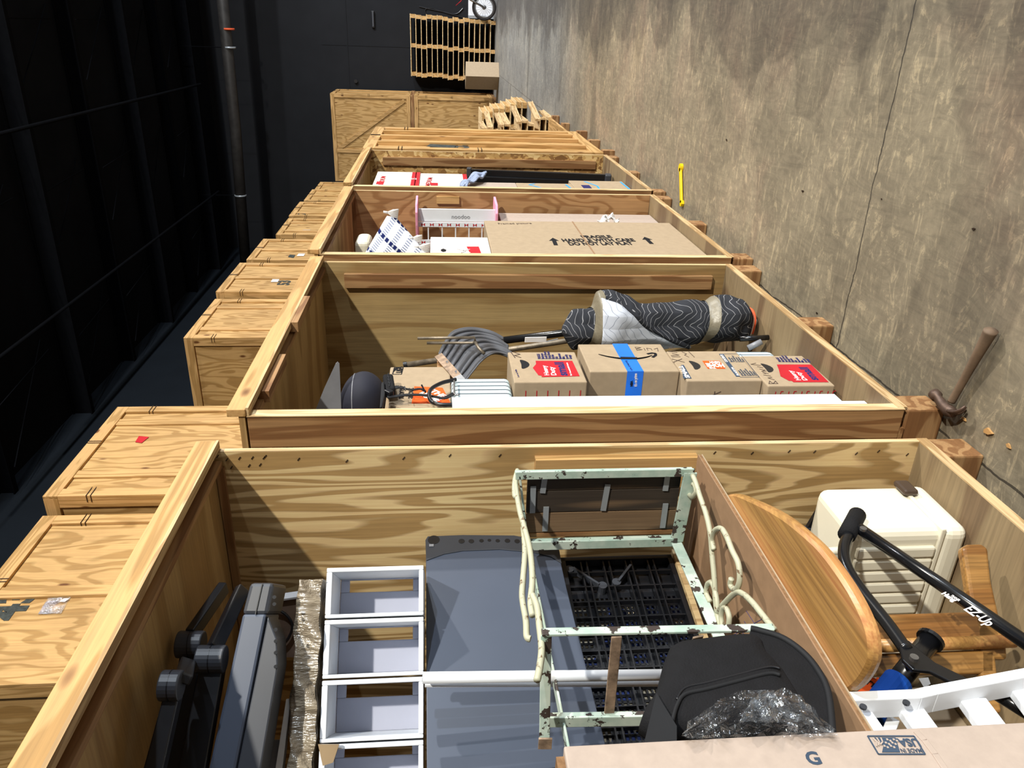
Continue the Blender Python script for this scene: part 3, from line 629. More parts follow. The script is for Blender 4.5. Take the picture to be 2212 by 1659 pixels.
# motorbike nose at the far wall
wc = at(1045, 18, X=21.3); R_ = 0.30; wc.y -= 0.02
mo = thing('motorbike', 'small motorbike parked against the far wall, front wheel towards us', 'motorbike', (21.3, wc.y, 0))
wy, wz = wc.y, R_+0.01
ring = [(21.3+0.0, wy+R_*0.9*math.cos(2*PI*k/36), wz+R_*0.9*math.sin(2*PI*k/36)) for k in range(36)]
MB().tube(ring, 0.032, 10, closed=True).build('tyre', 'tyre', mo, smooth=True)
ring = [(21.3, wy+R_*0.74*math.cos(2*PI*k/36), wz+R_*0.74*math.sin(2*PI*k/36)) for k in range(36)]
MB().tube(ring, 0.016, 8, closed=True).build('rim', 'steel', mo, smooth=True)
MB().tube([(21.22, wy, wz), (21.38, wy, wz)], 0.05, 14).build('hub', 'steel', mo, smooth=True)
mb = MB()
for k in range(18):
    a = 2*PI*k/18; mb.tube([(21.3, wy+0.04*math.cos(a), wz+0.04*math.sin(a)), (21.3, wy+R_*0.73*math.cos(a+0.2), wz+R_*0.73*math.sin(a+0.2))], 0.003, 4)
mb.build('spokes', 'steel', mo)
for s in (-0.07, 0.07): MB().tube([(21.3+s, wy, wz), (21.3+s, wy-0.14, wz+0.30), (21.3+s, wy-0.30, wz+0.62)], 0.022, 8).build('fork_leg', 'steel', mo, smooth=True)
MB().tube([(21.3, wy-0.24, wz+0.42), (21.3, wy-0.55, wz+0.46), (21.3, wy-0.95, wz+0.40), (21.3, wy-1.0, wz+0.05)], 0.035, 8).build('frame_tube', 'black_metal', mo, smooth=True)
MB().tube([(21.3, wy-0.55, wz+0.1), (21.3, wy-0.75, wz+0.25)], 0.13, 12).build('engine', 'dark_pl', mo, smooth=True)
MB().box(21.2, 21.4, wy-1.25, wy-0.6, wz+0.48, wz+0.56).build('seat', 'black_cloth', mo, bevel=0.03)
MB().tube([(20.95, wy-0.30, wz+0.74), (21.3, wy-0.34, wz+0.66), (21.65, wy-0.30, wz+0.74)], 0.014, 8).build('handlebar', 'steel', mo, smooth=True)
MB().tube([(21.2, wy-0.26, wz+0.5), (21.2, wy-0.12, wz+0.58), (21.3, wy-0.02, wz+0.70)], 0.008, 6).build('brake_cable', 'red', mo, smooth=True)
ring = [(21.3, wy-1.4+R_*0.9*math.cos(2*PI*k/30), wz+R_*0.9*math.sin(2*PI*k/30)) for k in range(30)]
MB().tube(ring, 0.04, 8, closed=True).build('rear_tyre', 'tyre', mo, smooth=True)
a = at(1012, 42, X=22.2); b = at(1066, 0, X=22.2)
pb = thing('white_board', 'whitish dirty board leaning on the far wall behind the motorbike wheel', 'board', (22.25, a.y-0.8, 0))
MB().box(22.36, 22.395, a.y-1.5, a.y-.03, 0.001, a.z).build('board_panel', 'white_pl', pb, bevel=0.004)
MB().box(22.345, 22.36, a.y-0.10, a.y-.03, 0.001, a.z).build('board_edge', 'galv', pb, bevel=0.002)
# ================================================================ things on the aisle floor
# hammer
def hp(x, y, z): return at(x, y, Z=z)
hm = thing('claw_hammer', 'rusty claw hammer with wooden handle lying on the floor by the second vault', 'hammer', hp(2060, 870, 0))
pts = [hp(2141, 714, .028), hp(2120, 752, .026), hp(2096, 795, .022), hp(2072, 838, .020), hp(2055, 868, .022)]
MB().tube(bez(pts), [0.0195-0.008*math.sin(min(1, k/22)*PI*0.55) for k in range(len(bez(pts)))], 12, flat=0.85).build('handle', plain('grey_brown_handle', (112, 92, 74), 0.7, var=0.25, nscale=18), hm, smooth=True)
hd = [hp(2020, 852, .028), hp(2030, 865, .028), hp(2040, 880, .028)]
MB().tube([hp(2017, 850, .028), hp(2024, 857, .028), hp(2025, 858, .028), hp(2036, 875, .028), hp(2050, 888, .028), hp(2060, 892, .027)], [0.017, 0.017, 0.012, 0.015, 0.018, 0.014], 12).build('head', plain('rusty_iron', (88, 70, 60), 0.5, 0.5, var=0.35, nscale=30), hm, smooth=True)
for s in (0, 1):
    cl = [hp(2052, 888, .022+.012*s), hp(2064, 893-3*s, .018+.02*s), hp(2077, 890-5*s, .010+.024*s), hp(2086, 884-6*s, .004+.022*s)]
    MB().tube(bez(cl, 4), [0.011-0.0045*k/12 for k in range(13)], 8, flat=0.6).build('claw', bpy.data.materials['rusty_iron'], hm, smooth=True)
# yellow bar
yb = thing('yellow_pry_bar', 'flat yellow bar lying on the floor beside the third vault', 'bar', hp(1470, 400, 0))
y0, y1 = hp(1470, 362, .012), hp(1472, 439, .012)
d = (y1-y0); n_ = Vector((0, 0, 1))
MB().bar(y0, y1, 0.030, 0.012, n_).build('bar_body', 'yellow', yb, bevel=0.003)
MB().tube([y0-Vector((0, 0, .011)), y0+Vector((0, 0, .006))], 0.024, 14).build('bar_eye', 'yellow', yb)
MB().tube([y1-Vector((0, 0, .011)), y1+Vector((0, 0, .006))], 0.020, 6).build('bar_tip', 'yellow', yb)
for i, (x, y, s, lb) in enumerate(((2136, 931, .016, 'larger wood chip on the floor near the hammer claw'), (2180, 962, .010, 'small brown wood chip on the floor below the larger chip'), (1735, 413, .007, 'dark chip lying out on the middle of the floor'), (1905, 430, .004, 'tiny dark chip on the floor right of the joint line'), (2085, 905, .008, 'pale crumb of wood beside the hammer claw'), (1765, 676, .006, 'thin dark splinter on the floor beside the second vault'), (1570, 302, .008, 'thin dark splinter on the floor beyond the yellow bar'), (2105, 495, .006, 'long dark splinter lying far out on the floor'))):
    p = hp(x, y, 0); mb = MB(); a = i*1.3
    mb.prism([p+Vector((math.cos(a+q)*s*(1.5 if k % 2 else 0.7), math.sin(a+q)*s*0.6, 0.0008)) for k, q in enumerate((0.1, 1.2, 2.4, 3.5, 4.9))], (0, 0, s*0.4))
    tag(mb.build('wood_chip', 'chip' if 'dark' not in lb else 'wire'), lb, 'debris')
# ================================================================ contents of the nearest vault
def at_pl(px, py, P, d):
    """point seen at a pixel on the upright plane through P that holds horizontal direction d"""
    c = Vector(((px-CX)/F, (py-CY)/F, 1.0)); r = Vector((WX.dot(c), WY.dot(c), WZ.dot(c)))
    n = Vector((-d[1], d[0], 0)); return CAMLOC+r*((Vector(P)-CAMLOC).dot(n)/r.dot(n))
def obx(P, u, L, w, D, z0, z1, mb=None):
    """box: starts at horizontal point P, runs L along u, D along w, between z0 and z1"""
    mb = mb or MB(); P = Vector((P[0], P[1], z0)); u = _n((u[0], u[1], 0)); w = _n((w[0], w[1], 0))
    return mb.prism([P, P+u*L, P+u*L+w*D, P+w*D], (0, 0, z1-z0))
FL1 = 0.149
# cardboard sheet lying level on the round table top
cs = thing('cardboard_sheet', 'large flat cardboard sheet lying level over the oak tabletop', 'cardboard', (1.2, 1.01, 0.78))
MB().box(0.80, 1.725, 1.012, 2.6, 0.786, 0.789).build('top_liner', 'card_dark', cs)
MB().box(0.80, 1.725, 1.014, 2.6, 0.779, 0.786).build('fluted_core', 'corr', cs, label='fluted edge')
MB().box(0.80, 1.725, 1.012, 2.6, 0.776, 0.779).build('bottom_liner', 'card', cs)
mb = MB()
for k in range(16):
    a = 0.95+k*0.018; mb.bar((a, 1.12, .7892), (a+0.16, 1.30+0.05*math.sin(k), .7892), 0.0012, 0.0005, (0, 0, 1))
for k in range(5): mb.bar((0.98, 1.13+k*.03, .7892), (1.3, 1.17+k*.03, .7892), 0.0012, 0.0005, (0, 0, 1))
mb.build('pen_scribble', 'ink_blue', cs)
# round table top
tt = thing('wooden_tabletop', 'oval honey oak tabletop sticking out of the nearest vault under the cardboard sheet', 'tabletop', (1.25, 1.25, 0.75))
front = [(1.60, 1.10), (1.53, 1.01), (1.411, .949), (1.278, .895), (1.17, .866), (1.085, .853), (.99, .857), (.926, .875), (.898, .905), (.895, .935), (.908, .985), (.935, 1.04), (1.0, 1.16), (1.1, 1.25), (1.25, 1.33), (1.42, 1.34), (1.56, 1.28), (1.61, 1.19)]
OUT = bez([(a, b, 0) for a, b in front], 6, True); n = len(OUT); cc_ = sum(OUT, Vector())/n
prof = [(-.012, .748), (-.002, .753), (0, .760), (-.001, .768), (-.008, .7745)]
mb = MB(); vs = []; fs = []; m = len(prof)
for p in OUT:
    d_ = (p-cc_).normalized()
    for r, z in prof: vs.append((p.x+d_.x*r, p.y+d_.y*r, z))
for k in range(n):
    j_ = (k+1) % n
    for q in range(m-1): fs.append((k*m+q, j_*m+q, j_*m+q+1, k*m+q+1))
fs.append(tuple(k*m for k in reversed(range(n)))); fs.append(tuple(k*m+m-1 for k in range(n)))
mb.add(vs, fs).build('oak_top', 'oak', tt, smooth=False)
MB().prism([(p.x-(p-cc_).normalized().x*.06, p.y-(p-cc_).normalized().y*.06, .7305) for p in OUT], (0, 0, .017)).build('white_underside', 'white_pl', tt, label='white underside layer')
# big carton deep in the vault, upside down print
hb = thing('cardboard_box', 'carton deep in the nearest vault behind the blue foam grip, printed orange', 'box', (1.05, 1.55, FL1))
MB().box(0.62, 1.42, 1.56, 2.2, FL1, 0.729).build('carton', 'card', hb, bevel=0.004)
A = [at(x, y, Y=1.56) for x, y in ((1838, 1500), (1852, 1467), (1925, 1462), (1968, 1513), (1955, 1530))]
patch(A, 'orange', hb, name='orange_square')
text('HOME', 0.05, at(1915, 1475, Y=1.556), (0.5, 0, 0.6), (0.6, 0, -0.5), 'white_print', hb, bold=0.03)
text('How d\nget more', 0.045, at(1966, 1508, Y=1.557), (0.75, 0, 0.6), (0.6, 0, -0.75), 'black_ink', hb)
A = [at(x, y, Y=1.556) for x, y in ((1984, 1466), (2005, 1464), (2010, 1478), (1996, 1486))]
patch(A, 'white_cloth', hb, name='paper_label')
# ribbed hard case
sc = thing('hard_case', 'ivory ribbed plastic hard case with brown latch standing on the vault floor', 'case', (1.55, 1.2, FL1))
X0c, X1c, Y0c, Y1c, Z0c, Z1c = 1.475, 1.70, 1.102, 1.52, FL1+0.001, 0.452
xs_ = 1.475+0.20*0.0
MB().box(X0c+0.012, X1c, Y0c, Y1c, Z0c+0.055, Z1c).build('case_body', 'ivory', sc, bevel=0.028, seg=4)
MB().box(X0c+0.004, X1c-0.002, Y0c-0.004, Y1c, Z0c, Z0c+0.072).build('case_lid', 'ivory', sc, bevel=0.026, seg=4)
MB().box(X0c+0.006, X1c-0.006, Y0c-0.006, Y1c-0.01, Z0c+0.066, Z0c+0.078).build('rim_seam', 'ivory', sc, bevel=0.003)
for k in range(11):
    y = Y0c+0.045+k*0.036
    MB().box(X0c+0.001, X0c+0.016, y, y+0.0325, Z0c+0.082, Z1c-0.014).build('rib', 'ivory', sc, bevel=0.006)
a = at(1958, 1056, Y=Y0c-0.01)
MB().box(a.x-0.03, a.x+0.03, Y0c-0.022, Y0c-0.004, Z0c+0.052, Z0c+0.094).build('latch', 'latch', sc, bevel=0.008)
MB().box(X0c-0.012, X0c+0.012, Y0c+0.11, Y0c+0.17, Z1c-0.03, Z1c+0.012).build('hinge', 'ivory', sc, bevel=0.004)
MB().tube([(1.52, Y0c+0.08, Z1c+0.001), (1.52, Y0c+0.08, Z1c+0.05), (1.52, Y0c+0.24, Z1c+0.05), (1.52, Y0c+0.24, Z1c+0.001)], 0.012, 8).build('handle', 'ivory', sc, smooth=True)
# dark bag or strap behind the case
mb = MB(); P = [at(1750, 1125, X=1.72), at(1775, 1085, X=1.72), at(1790, 1090, X=1.72), at(1770, 1150, X=1.72)]
db = thing('dark_board', 'dark board edge wedged between the ivory hard case and the plywood side', 'board', (1.72, 1.2, FL1))
MB().prism([at(1722, 1165, X=1.725), at(1768, 1090, X=1.725), at(1800, 1085, X=1.725), at(1780, 1180, X=1.725), at(1745, 1185, X=1.725)], (-0.012, 0, 0)).build('board_panel', 'black_pl', db)
MB().box(1.708, 1.725, 1.25, 1.6, FL1+0.001, 0.56).build('board_edge', 'dark_pl', db)
# wooden chair lying on its side
ch = thing('wooden_chair', 'varnished wooden chair lying tipped behind the black exercise bar', 'chair', (1.25, 1.3, FL1))
P = Vector((1.25, 1.165, 0)); u = Vector((-0.80, 0.60, 0)).normalized(); wn = Vector((0.60, 0.80, 0))
def cpt(x, y): return at_pl(x, y, P, (u.x, u.y))
def board(px, name, thick, mat='chairwood', bev=0.006):
    pts = [cpt(*p) for p in px]; return MB().prism(pts, wn*thick).build(name, mat, ch, bevel=bev, seg=3)
board([(1868, 1328), (2138, 1320), (2165, 1378), (1882, 1386)], 'seat_rail', 0.022)
board([(1876, 1412), (2150, 1402), (2150, 1455), (1872, 1462)], 'seat_rail', 0.022)
a, b = cpt(1872, 1398), cpt(2182, 1387)
MB().tube([a-wn*0.012, b-wn*0.012], 0.014, 14).build('round_stretcher', 'oak', ch, smooth=True, label='paler rounded stretcher')
board([(2080, 1182), (2092, 1175), (2122, 1174), (2136, 1184), (2142, 1250), (2160, 1330), (2176, 1400), (2178, 1425), (2118, 1420), (2104, 1340), (2092, 1260)], 'leg', 0.028, bev=0.008)
board([(2118, 1405), (2150, 1405), (2165, 1540), (2120, 1545)], 'leg', 0.02)
# black exercise bar
ez = thing('exercise_bar', 'black tubular doorway exercise bar with blue foam grip in front of the ivory case', 'exercise bar', (1.3, 1.08, 0.3))
def ep(x, y, Y=1.075): return at(x, y, Y=Y)
pts = bez([ep(1838, 1146), ep(1824, 1180), ep(1828, 1222), ep(1860, 1275), ep(1915, 1345), ep(1958, 1405)], 7)
MB().tube(pts, 0.0135, 14).build('bent_tube', 'black_metal', ez, smooth=True)
MB().tube([ep(1852, 1112), ep(1829, 1156)], 0.021, 18).build('end_cap', 'black_cloth', ez, smooth=True, label='rubber end cap')
MB().tube([ep(1856, 1142, 1.07), ep(2032, 1262, 1.07), ep(2262, 1420, 1.07)], 0.0145, 14).build('straight_tube', 'black_metal', ez, smooth=True)
c = ep(1864, 1145, 1.05)
MB().tube([c, c+Vector((0, -0.006, 0))], 0.008, 12).build('bolt', 'steel', ez)
mb = MB(); mb.prism([ep(x, y, 1.068) for x, y in ((1943, 1395), (1962, 1382), (1992, 1408), (2020, 1430), (2118, 1478), (2142, 1484), (2110, 1490), (2066, 1478), (2010, 1450), (1972, 1446), (1950, 1425))], (0, 0.008, 0))
mb.build('bracket', 'black_metal', ez, bevel=0.002)
MB().tube([ep(2130, 1484, 1.08), ep(2240, 1552, 1.08)], 0.013, 12).build('strut_tube', 'black_metal', ez, smooth=True)
c = ep(1973, 1425, 1.058); MB().tube([c, c+Vector((0, -0.008, 0))], 0.008, 12).build('bolt', 'steel', ez)
a, b = ep(2010, 1382, 1.10), ep(1935, 1478, 1.14)
MB().tube([a, b], 0.021, 18).build('cross_tube', 'black_metal', ez, smooth=True)
d = (b-a).normalized()
MB().tube([a-d*0.004, a+d*0.004], 0.027, 20).build('flange', 'black_metal', ez, smooth=False)
MB().tube([b-d*0.012, b+d*0.09], 0.028, 20).build('foam_grip', 'blue_foam', ez, bevel=0.004, label='blue foam grip')
tp = ep(2084, 1308, 1.05); dr = (ep(2262, 1420, 1.07)-ep(1856, 1142, 1.07)).normalized(); upv = Vector((dr.z, 0, -dr.x))
upv = Vector((0, -1, 0)).cross(dr)
if upv.x < 0: upv = -upv
ptext(ez, lambda x, y: at(x, y, Y=1.055), 'EZ-Up', (2074, 1320), (2126, 1357), (2087, 1300), 'white_print', .02)
ptext(ez, lambda x, y: at(x, y, Y=1.055), 'Hang', (2029, 1285), (2056, 1303), (2036, 1275), 'white_print', .05)
ptext(ez, lambda x, y: at(x, y, Y=1.055), 'TRAINER', (2052, 1288), (2070, 1300), (2055, 1284), 'white_print', .03)
# white slatted frame
wr = thing('white_slatted_rail', 'white painted slatted rail lying across the lower part of the nearest vault', 'rail', (0.95, 1.06, 0.3))
def wp(x, y, Y=1.04): return at(x, y, Y=Y)
top = [wp(1832, 1524), wp(1975, 1518), wp(2010, 1510), wp(2230, 1468)]
mb = MB()
for a, b in zip(top[:-1], top[1:]): mb.bar(a, b+(b-a)*0.02, 0.020, 0.045, (0, 1, 0))
mb.build('top_rail', 'white_pl', wr, bevel=0.002)
for x0, y0, x1, y1, w_ in ((1862, 1538, 1905, 1600, .026), (1966, 1536, 2040, 1640, .045), (2098, 1514, 2190, 1640, .05), (2206, 1490, 2290, 1600, .05)):
    MB().bar(wp(x0, y0, 1.055), wp(x1, y1, 1.055), w_, 0.016, (0, 1, 0)).build('slat', 'white_pl', wr, bevel=0.002)
MB().bar(wp(1930, 1555, 1.09), wp(1895, 1640, 1.09), .02, 0.012, (0, 1, 0)).build('slat', 'white_pl', wr, bevel=0.002)
for x, y in ((1864, 1529), (1957, 1520)):
    c = wp(x, y, 1.016); MB().tube([c, c+Vector((0, -0.004, 0))], 0.006, 10).build('screw', 'dark_pl', wr)
# long carton in the foreground
ub = thing('cardboard_box', 'tall flat carton printed made in USA standing nearest the camera', 'box', (0.55, 0.9, FL1))
Xe = at(1700, 1586, Y=0.955).x
MB().box(0.30, Xe, 0.955, 1.05, FL1+0.001, zpx(1214, 1592, Y=0.955)).build('carton', 'card_light', ub, bevel=0.003)
zt_ = zpx(1214, 1592, Y=0.955)
MB().box(0.34, Xe-0.01, 0.965, 1.04, zt_, zt_+0.012).build('torn_flap', 'corr', ub)
def up_(x, y): return at(x, y, Y=0.955)
A = [up_(1874, 1591), up_(1974, 1591), up_(1998, 1630), up_(1897, 1630)]
mb = MB()
for i in range(4): mb.bar(A[i]+Vector((0, -.001, 0)), A[(i+1) % 4]+Vector((0, -.001, 0)), 0.0022, 0.0008, (0, 1, 0))
mb.build('printed_frame', 'slate', ub)
A = [up_(1888, 1594), up_(1934, 1594), up_(1944, 1626), up_(1905, 1626), up_(1908, 1612)]
patch(A, 'slate', ub, name='printed_flag')
mb = MB()
for k in range(3):
    pts = [up_(1884+9*k, 1595), up_(1892+7*k, 1604), up_(1893+4*k, 1614-2*k)]
    for a, b in zip(pts[:-1], pts[1:]): mb.bar(a+Vector((0, -.0018, 0)), b+Vector((0, -.0018, 0)), 0.0022, 0.0004, (0, 1, 0))
for i in range(4):
    for j in range(3):
        q = up_(1916+7*i-3*j, 1599+7*j+(i % 2)*3)+Vector((0, -.0018, 0)); mb.bar(q-Vector((.0016, 0, 0)), q+Vector((.0016, 0, 0)), 0.003, 0.0004, (0, 1, 0))
mb.build('printed_stars', 'card_light', ub)
a, b = up_(1984, 1612), up_(1938, 1612)
ptext(ub, up_, 'USA', (1980, 1596), (1934, 1596), (1990, 1614), 'slate', .04)
ptext(ub, up_, 'MADE IN', (1988, 1618), (1943, 1618), (1993, 1627), 'slate', .02)
text('G', 0.03, up_(1747, 1652), (0, 0, -1), (1, 0, 0), 'slate', ub, bold=0.03)
pts = [up_(1978, 1580), up_(1997, 1600), up_(2020, 1630), up_(2060, 1690)]
mb = MB()
for a, b in zip(pts[:-1], pts[1:]): mb.bar(a, b, 0.010, 0.004, (0, 1, 0))
mb.build('taped_crease', 'card_light', ub, bevel=0.001)
# mint painted plant stand
ms = thing('plant_stand', 'chipped mint green metal plant stand lying on its side with scrollwork', 'plant stand', (1.4, 1.1, 0.79))
XA = 1.62; xf = at(1400, 1360, Y=1.045).x
YF, YR = at(1300, 1010, X=XA).y, at(1300, 1168, X=XA).y
zh, zl = zpx(1122, 1012, X=XA), zpx(1488, 1020, X=XA)
zh2, zl2 = zpx(1140, 1165, X=XA), zpx(1458, 1170, X=XA)
YFc, YRc = YF+0.012, YR
def bm_(a, b, wd, th, n, nm='frame_bar', mat='mint'): return MB().bar(a, b, wd, th, n).build(nm, mat, ms, bevel=0.0015)
bm_((XA, YFc, zh+.01), (XA, YFc, zl-.01), 0.022, 0.006, (0, 1, 0)); bm_((XA-.011, YFc, zh+.01), (XA-.011, YFc, zl-.01), 0.006, 0.022, (0, 1, 0))
bm_((XA, YRc, zh2), (XA, YRc, zl2), 0.030, 0.006, (0, 1, 0)); bm_((XA-.014, YRc, zh2), (XA-.014, YRc, zl2), 0.006, 0.026, (0, 1, 0))
bm_((XA, YFc, zh), (XA, YRc, zh2), 0.028, 0.006, (0, 0, 1)); bm_((XA, YFc, zl), (XA, YRc, zl2), 0.028, 0.006, (0, 0, 1))
bm_((XA-.012, YFc, zl), (XA-.012, YRc, zl2), 0.006, 0.034, (0, 0, 1))
Xm = xf
# rear long rails and front long rails
bm_((XA, YRc+.004, zh2), (0.98, YRc+.02, zh2-.012), 0.028, 0.005, (0, 0, 1)); bm_((XA, YRc+.004, zl2), (Xm-.06, YRc+.01, zl2), 0.028, 0.005, (0, 1, 0))
bm_((XA, YRc+.010, zl2-.012), (Xm-.06, YRc+.016, zl2-.012), 0.016, 0.005, (0, 0, 1))
zc0 = zpx(1170, 1366, Y=YFc); zc1 = zpx(1672, 1356, Y=YFc)
bm_((at(1170, 1366, Y=YFc)), (at(1672, 1356, Y=YFc)), 0.018, 0.006, (0, 1, 0), 'foot_bar')
a_, b_ = at(1186, 1549, Y=YRc), at(1440, 1545, Y=YRc)
bm_(a_, b_, 0.018, 0.006, (0, 1, 0), 'foot_bar'); bm_(a_+Vector((-.008, .004, 0)), b_+Vector((-.008, .004, 0)), 0.005, 0.026, (0, 1, 0), 'foot_bar')
for p, q in (((1332, 1375), (1316, 1540)), ((1508, 1375), (1490, 1440)), ((1180, 1372), (1176, 1600))):
    A = at(*p, Y=YFc+0.006); B = at(*q, Y=YRc-0.006) if q[1] < 1590 else at(*q, Y=YRc)
    bm_(A, B, 0.020, 0.004, (-1, 0, 0), 'tie_strip', 'rust' if p[0] > 1200 else 'mint')
mb = MB().bar(at(1163, 1606, Y=YRc), at(1192, 1606, Y=YRc), 0.026, 0.004, (1, 0, 0)); mb.build('foot_plate', 'rust', ms)
# boards held in the top
bz0, bz1 = zpx(1137, 1080, X=XA+.02), zpx(1462, 1080, X=XA+.02)
ys4 = [YFc+.010, YFc+.062, YFc+.128, YFc+.190, YRc-.004]
for k in range(4):
    MB().box(XA+.012, XA+.024, ys4[k], ys4[k+1]-.003, bz1, bz0).build('wood_slat', 'old_z' if k == 3 else 'barnwood', ms, bevel=0.001, label='brown slat' if k == 3 else 'charred dark slat')
for (x, y, x2, y2) in ((1178, 1025, 1172, 1065), (1152, 1050, 1150, 1108), (1180, 1095, 1177, 1147), (1313, 1046, 1303, 1103), (1443, 1020, 1437, 1060), (1438, 1088, 1431, 1140)):
    MB().bar(at(x, y, X=XA+.009), at(x2, y2, X=XA+.009), 0.014, 0.003, (1, 0, 0)).build('mending_plate', 'galv', ms)
# scrollwork
def scroll(px, Z=None, Y=None, r=0.0065, n=8, nm='scroll_rod'):
    pts = [at(x, y, Z=Z) if Z is not None else at(x, y, Y=Y) for x, y in px]
    return MB().tube(bez(pts, n), r, 8).build(nm, 'mint_rod', ms, smooth=True)
zs = zl-0.005
scroll([(1489, 1018), (1500, 1035), (1512, 1072), (1525, 1110), (1534, 1150), (1538, 1195), (1543, 1250), (1546, 1300), (1553, 1340), (1562, 1362)], Z=zs)
scroll([(1542, 1188), (1538, 1165), (1545, 1146), (1558, 1142), (1570, 1160), (1582, 1190), (1594, 1215), (1598, 1240), (1596, 1262), (1588, 1274), (1578, 1264), (1580, 1250)], Z=zs)
scroll([(1550, 1322), (1566, 1302), (1590, 1280), (1606, 1284), (1624, 1300), (1642, 1322), (1660, 1345), (1672, 1360)], Z=zs)
scroll([(1550, 1318), (1548, 1295), (1542, 1268), (1536, 1258), (1528, 1264), (1526, 1282), (1534, 1300)], Z=zs)
scroll([(1560, 1352), (1558, 1330), (1562, 1314), (1569, 1314), (1575, 1332), (1574, 1352)], Z=zs)
scroll([(1494, 1030), (1488, 1050), (1488, 1066), (1496, 1073), (1504, 1062), (1501, 1048), (1497, 1046)], Z=zs)
zu = zh+0.004
hi = [(1117, 1018), (1114, 1045), (1122, 1100), (1133, 1140), (1145, 1190), (1150, 1250), (1146, 1300), (1150, 1330)]
scroll(hi, Y=YFc+0.03)
scroll([(1130, 1138), (1134, 1190), (1130, 1250), (1128, 1290), (1136, 1340), (1138, 1375), (1146, 1380)], Y=YFc+0.06)
scroll([(1150, 1285), (1160, 1310), (1165, 1350), (1170, 1400), (1166, 1440), (1160, 1470)], Y=YFc+0.02)
scroll([(1118, 1016), (1112, 1040), (1112, 1070), (1118, 1072)], Y=YFc+0.03)
# grey shelf panel and black lattice underside
dg = Vector((-0.57, 0.09, 0)).normalized(); Pg = Vector((1.71, 1.262, 0)); ng = Vector((0.09, 0.57, 0)).normalized()
def gp(x, y): return at_pl(x, y, Pg, (dg.x, dg.y))
gs = thing('plastic_shelf', 'grey plastic shelf panel standing on edge, black end with round holes', 'shelf', (1.4, 1.3, 0.8))
A = [gp(920, 1168), gp(924, 1161), (gp(1000, 1159)), gp(1110, 1160), gp(1196, 1176), gp(1206, 1190), gp(1224, 1270), gp(1316, 1640), gp(922, 1700)]
MB().prism(A, ng*0.035).build('panel', 'grey_pl', gs, bevel=0.002)
A = [gp(919, 1168), gp(924, 1160), gp(1000, 1157), gp(1110, 1158), gp(1197, 1174), gp(1208, 1190), gp(1213, 1218), gp(1190, 1204), gp(1150, 1194), gp(1080, 1188), gp(1000, 1191), gp(960, 1198), gp(921, 1212)]
MB().prism([p-ng*0.003 for p in A], ng*0.040).build('end_band', 'dark_pl', gs, bevel=0.001, label='charcoal end band')
for x, y, r in ((937, 1168, .016), (997, 1171, .0085), (1018, 1171, .0075), (1040, 1170, .006), (1057, 1169, .005), (1075, 1170, .006), (1096, 1170, .0075), (1117, 1171, .0075)):
    c = gp(x, y)-ng*0.0038; MB().tube([c, c+ng*0.002], r, 16).build('hole', 'black_pl', gs)
for x, y in ((932, 1181), (1186, 1186)):
    c = gp(x, y)-ng*0.005; MB().bar(c-Vector((0, 0, .006)), c+Vector((0, 0, .006)), 0.008, 0.002, ng).build('small_tab', 'smoke_pl', gs)
bk = Vector((1.70, 1.318, 0)); lat = thing('plastic_shelf', 'black lattice underside of a plastic shelf behind the mint plant stand', 'shelf', (1.4, 1.34, 0.8))
def lp(x, y): return at_pl(x, y, bk, (dg.x, dg.y))
z1 = lp(1205, 1185).z; z0 = lp(1440, 1182).z; U0 = 0.012; U1 = 0.86
def lx(u, z, w=0.0): return bk+dg*u+ng*w+Vector((0, 0, z))
mb = MB()
for z in (z0+.006, z1-.006): mb.bar(lx(U0, z), lx(U1, z), 0.012, 0.026, ng)
for uu in (U0+.006, U1-.006): mb.bar(lx(uu, z0), lx(uu, z1), 0.012, 0.026, ng)
mb.build('rim', 'black_pl', lat)
mb = MB(); H = z1-z0
for k in range(1, 5): mb.bar(lx(U0, z0+H*k/5-.008), lx(U1, z0+H*k/5-.008), 0.004, 0.018, ng).bar(lx(U0, z0+H*k/5+.008), lx(U1, z0+H*k/5+.008), 0.004, 0.018, ng)
for k in range(1, 17): mb.bar(lx(U0+(U1-U0)*k/17, z0), lx(U0+(U1-U0)*k/17, z1), 0.0035, 0.014, ng)
mb.build('ribs', 'black_pl', lat)
mb = MB(); nz = 24
for k in range(nz+1): mb.bar(lx(U0, z0+H*k/nz, .018), lx(U1, z0+H*k/nz, .018), 0.0050, 0.003, ng)
nu_ = 52
for k in range(nu_+1): mb.bar(lx(U0+(U1-U0)*k/nu_, z0, .018), lx(U0+(U1-U0)*k/nu_, z1, .018), 0.0060, 0.003, ng)
for k in range(5): mb.bar(lx(U0, z0+H*(k+.5)/5-0.5*H/5, .0175), lx(U1, z0+H*(k+.5)/5-0.5*H/5, .0175), 0.022, 0.003, ng)
mb.bar(lx(U0, (z0+z1)/2, .0175), lx(U0+.12, (z0+z1)/2, .0175), H, 0.003, ng)
mb.build('lattice', 'black_pl', lat)
for uu, zz in ((.05, z1-.02), (.11, z1-.10), (.10, z0+.17)):
    c = lx(uu, zz, -.01); MB().tube([c, c+ng*0.03], 0.012, 12).build('leg_socket', 'dark_pl', lat, smooth=False)
MB().bar(lx(.05, z1-.03, -.005), lx(.11, z1-.09, -.005), 0.006, 0.02, ng).build('diagonal_rib', 'dark_pl', lat)
MB().bar(lx(.045, z0+.12, -.005), lx(.10, z0+.165, -.005), 0.006, 0.02, ng).build('diagonal_rib', 'dark_pl', lat)
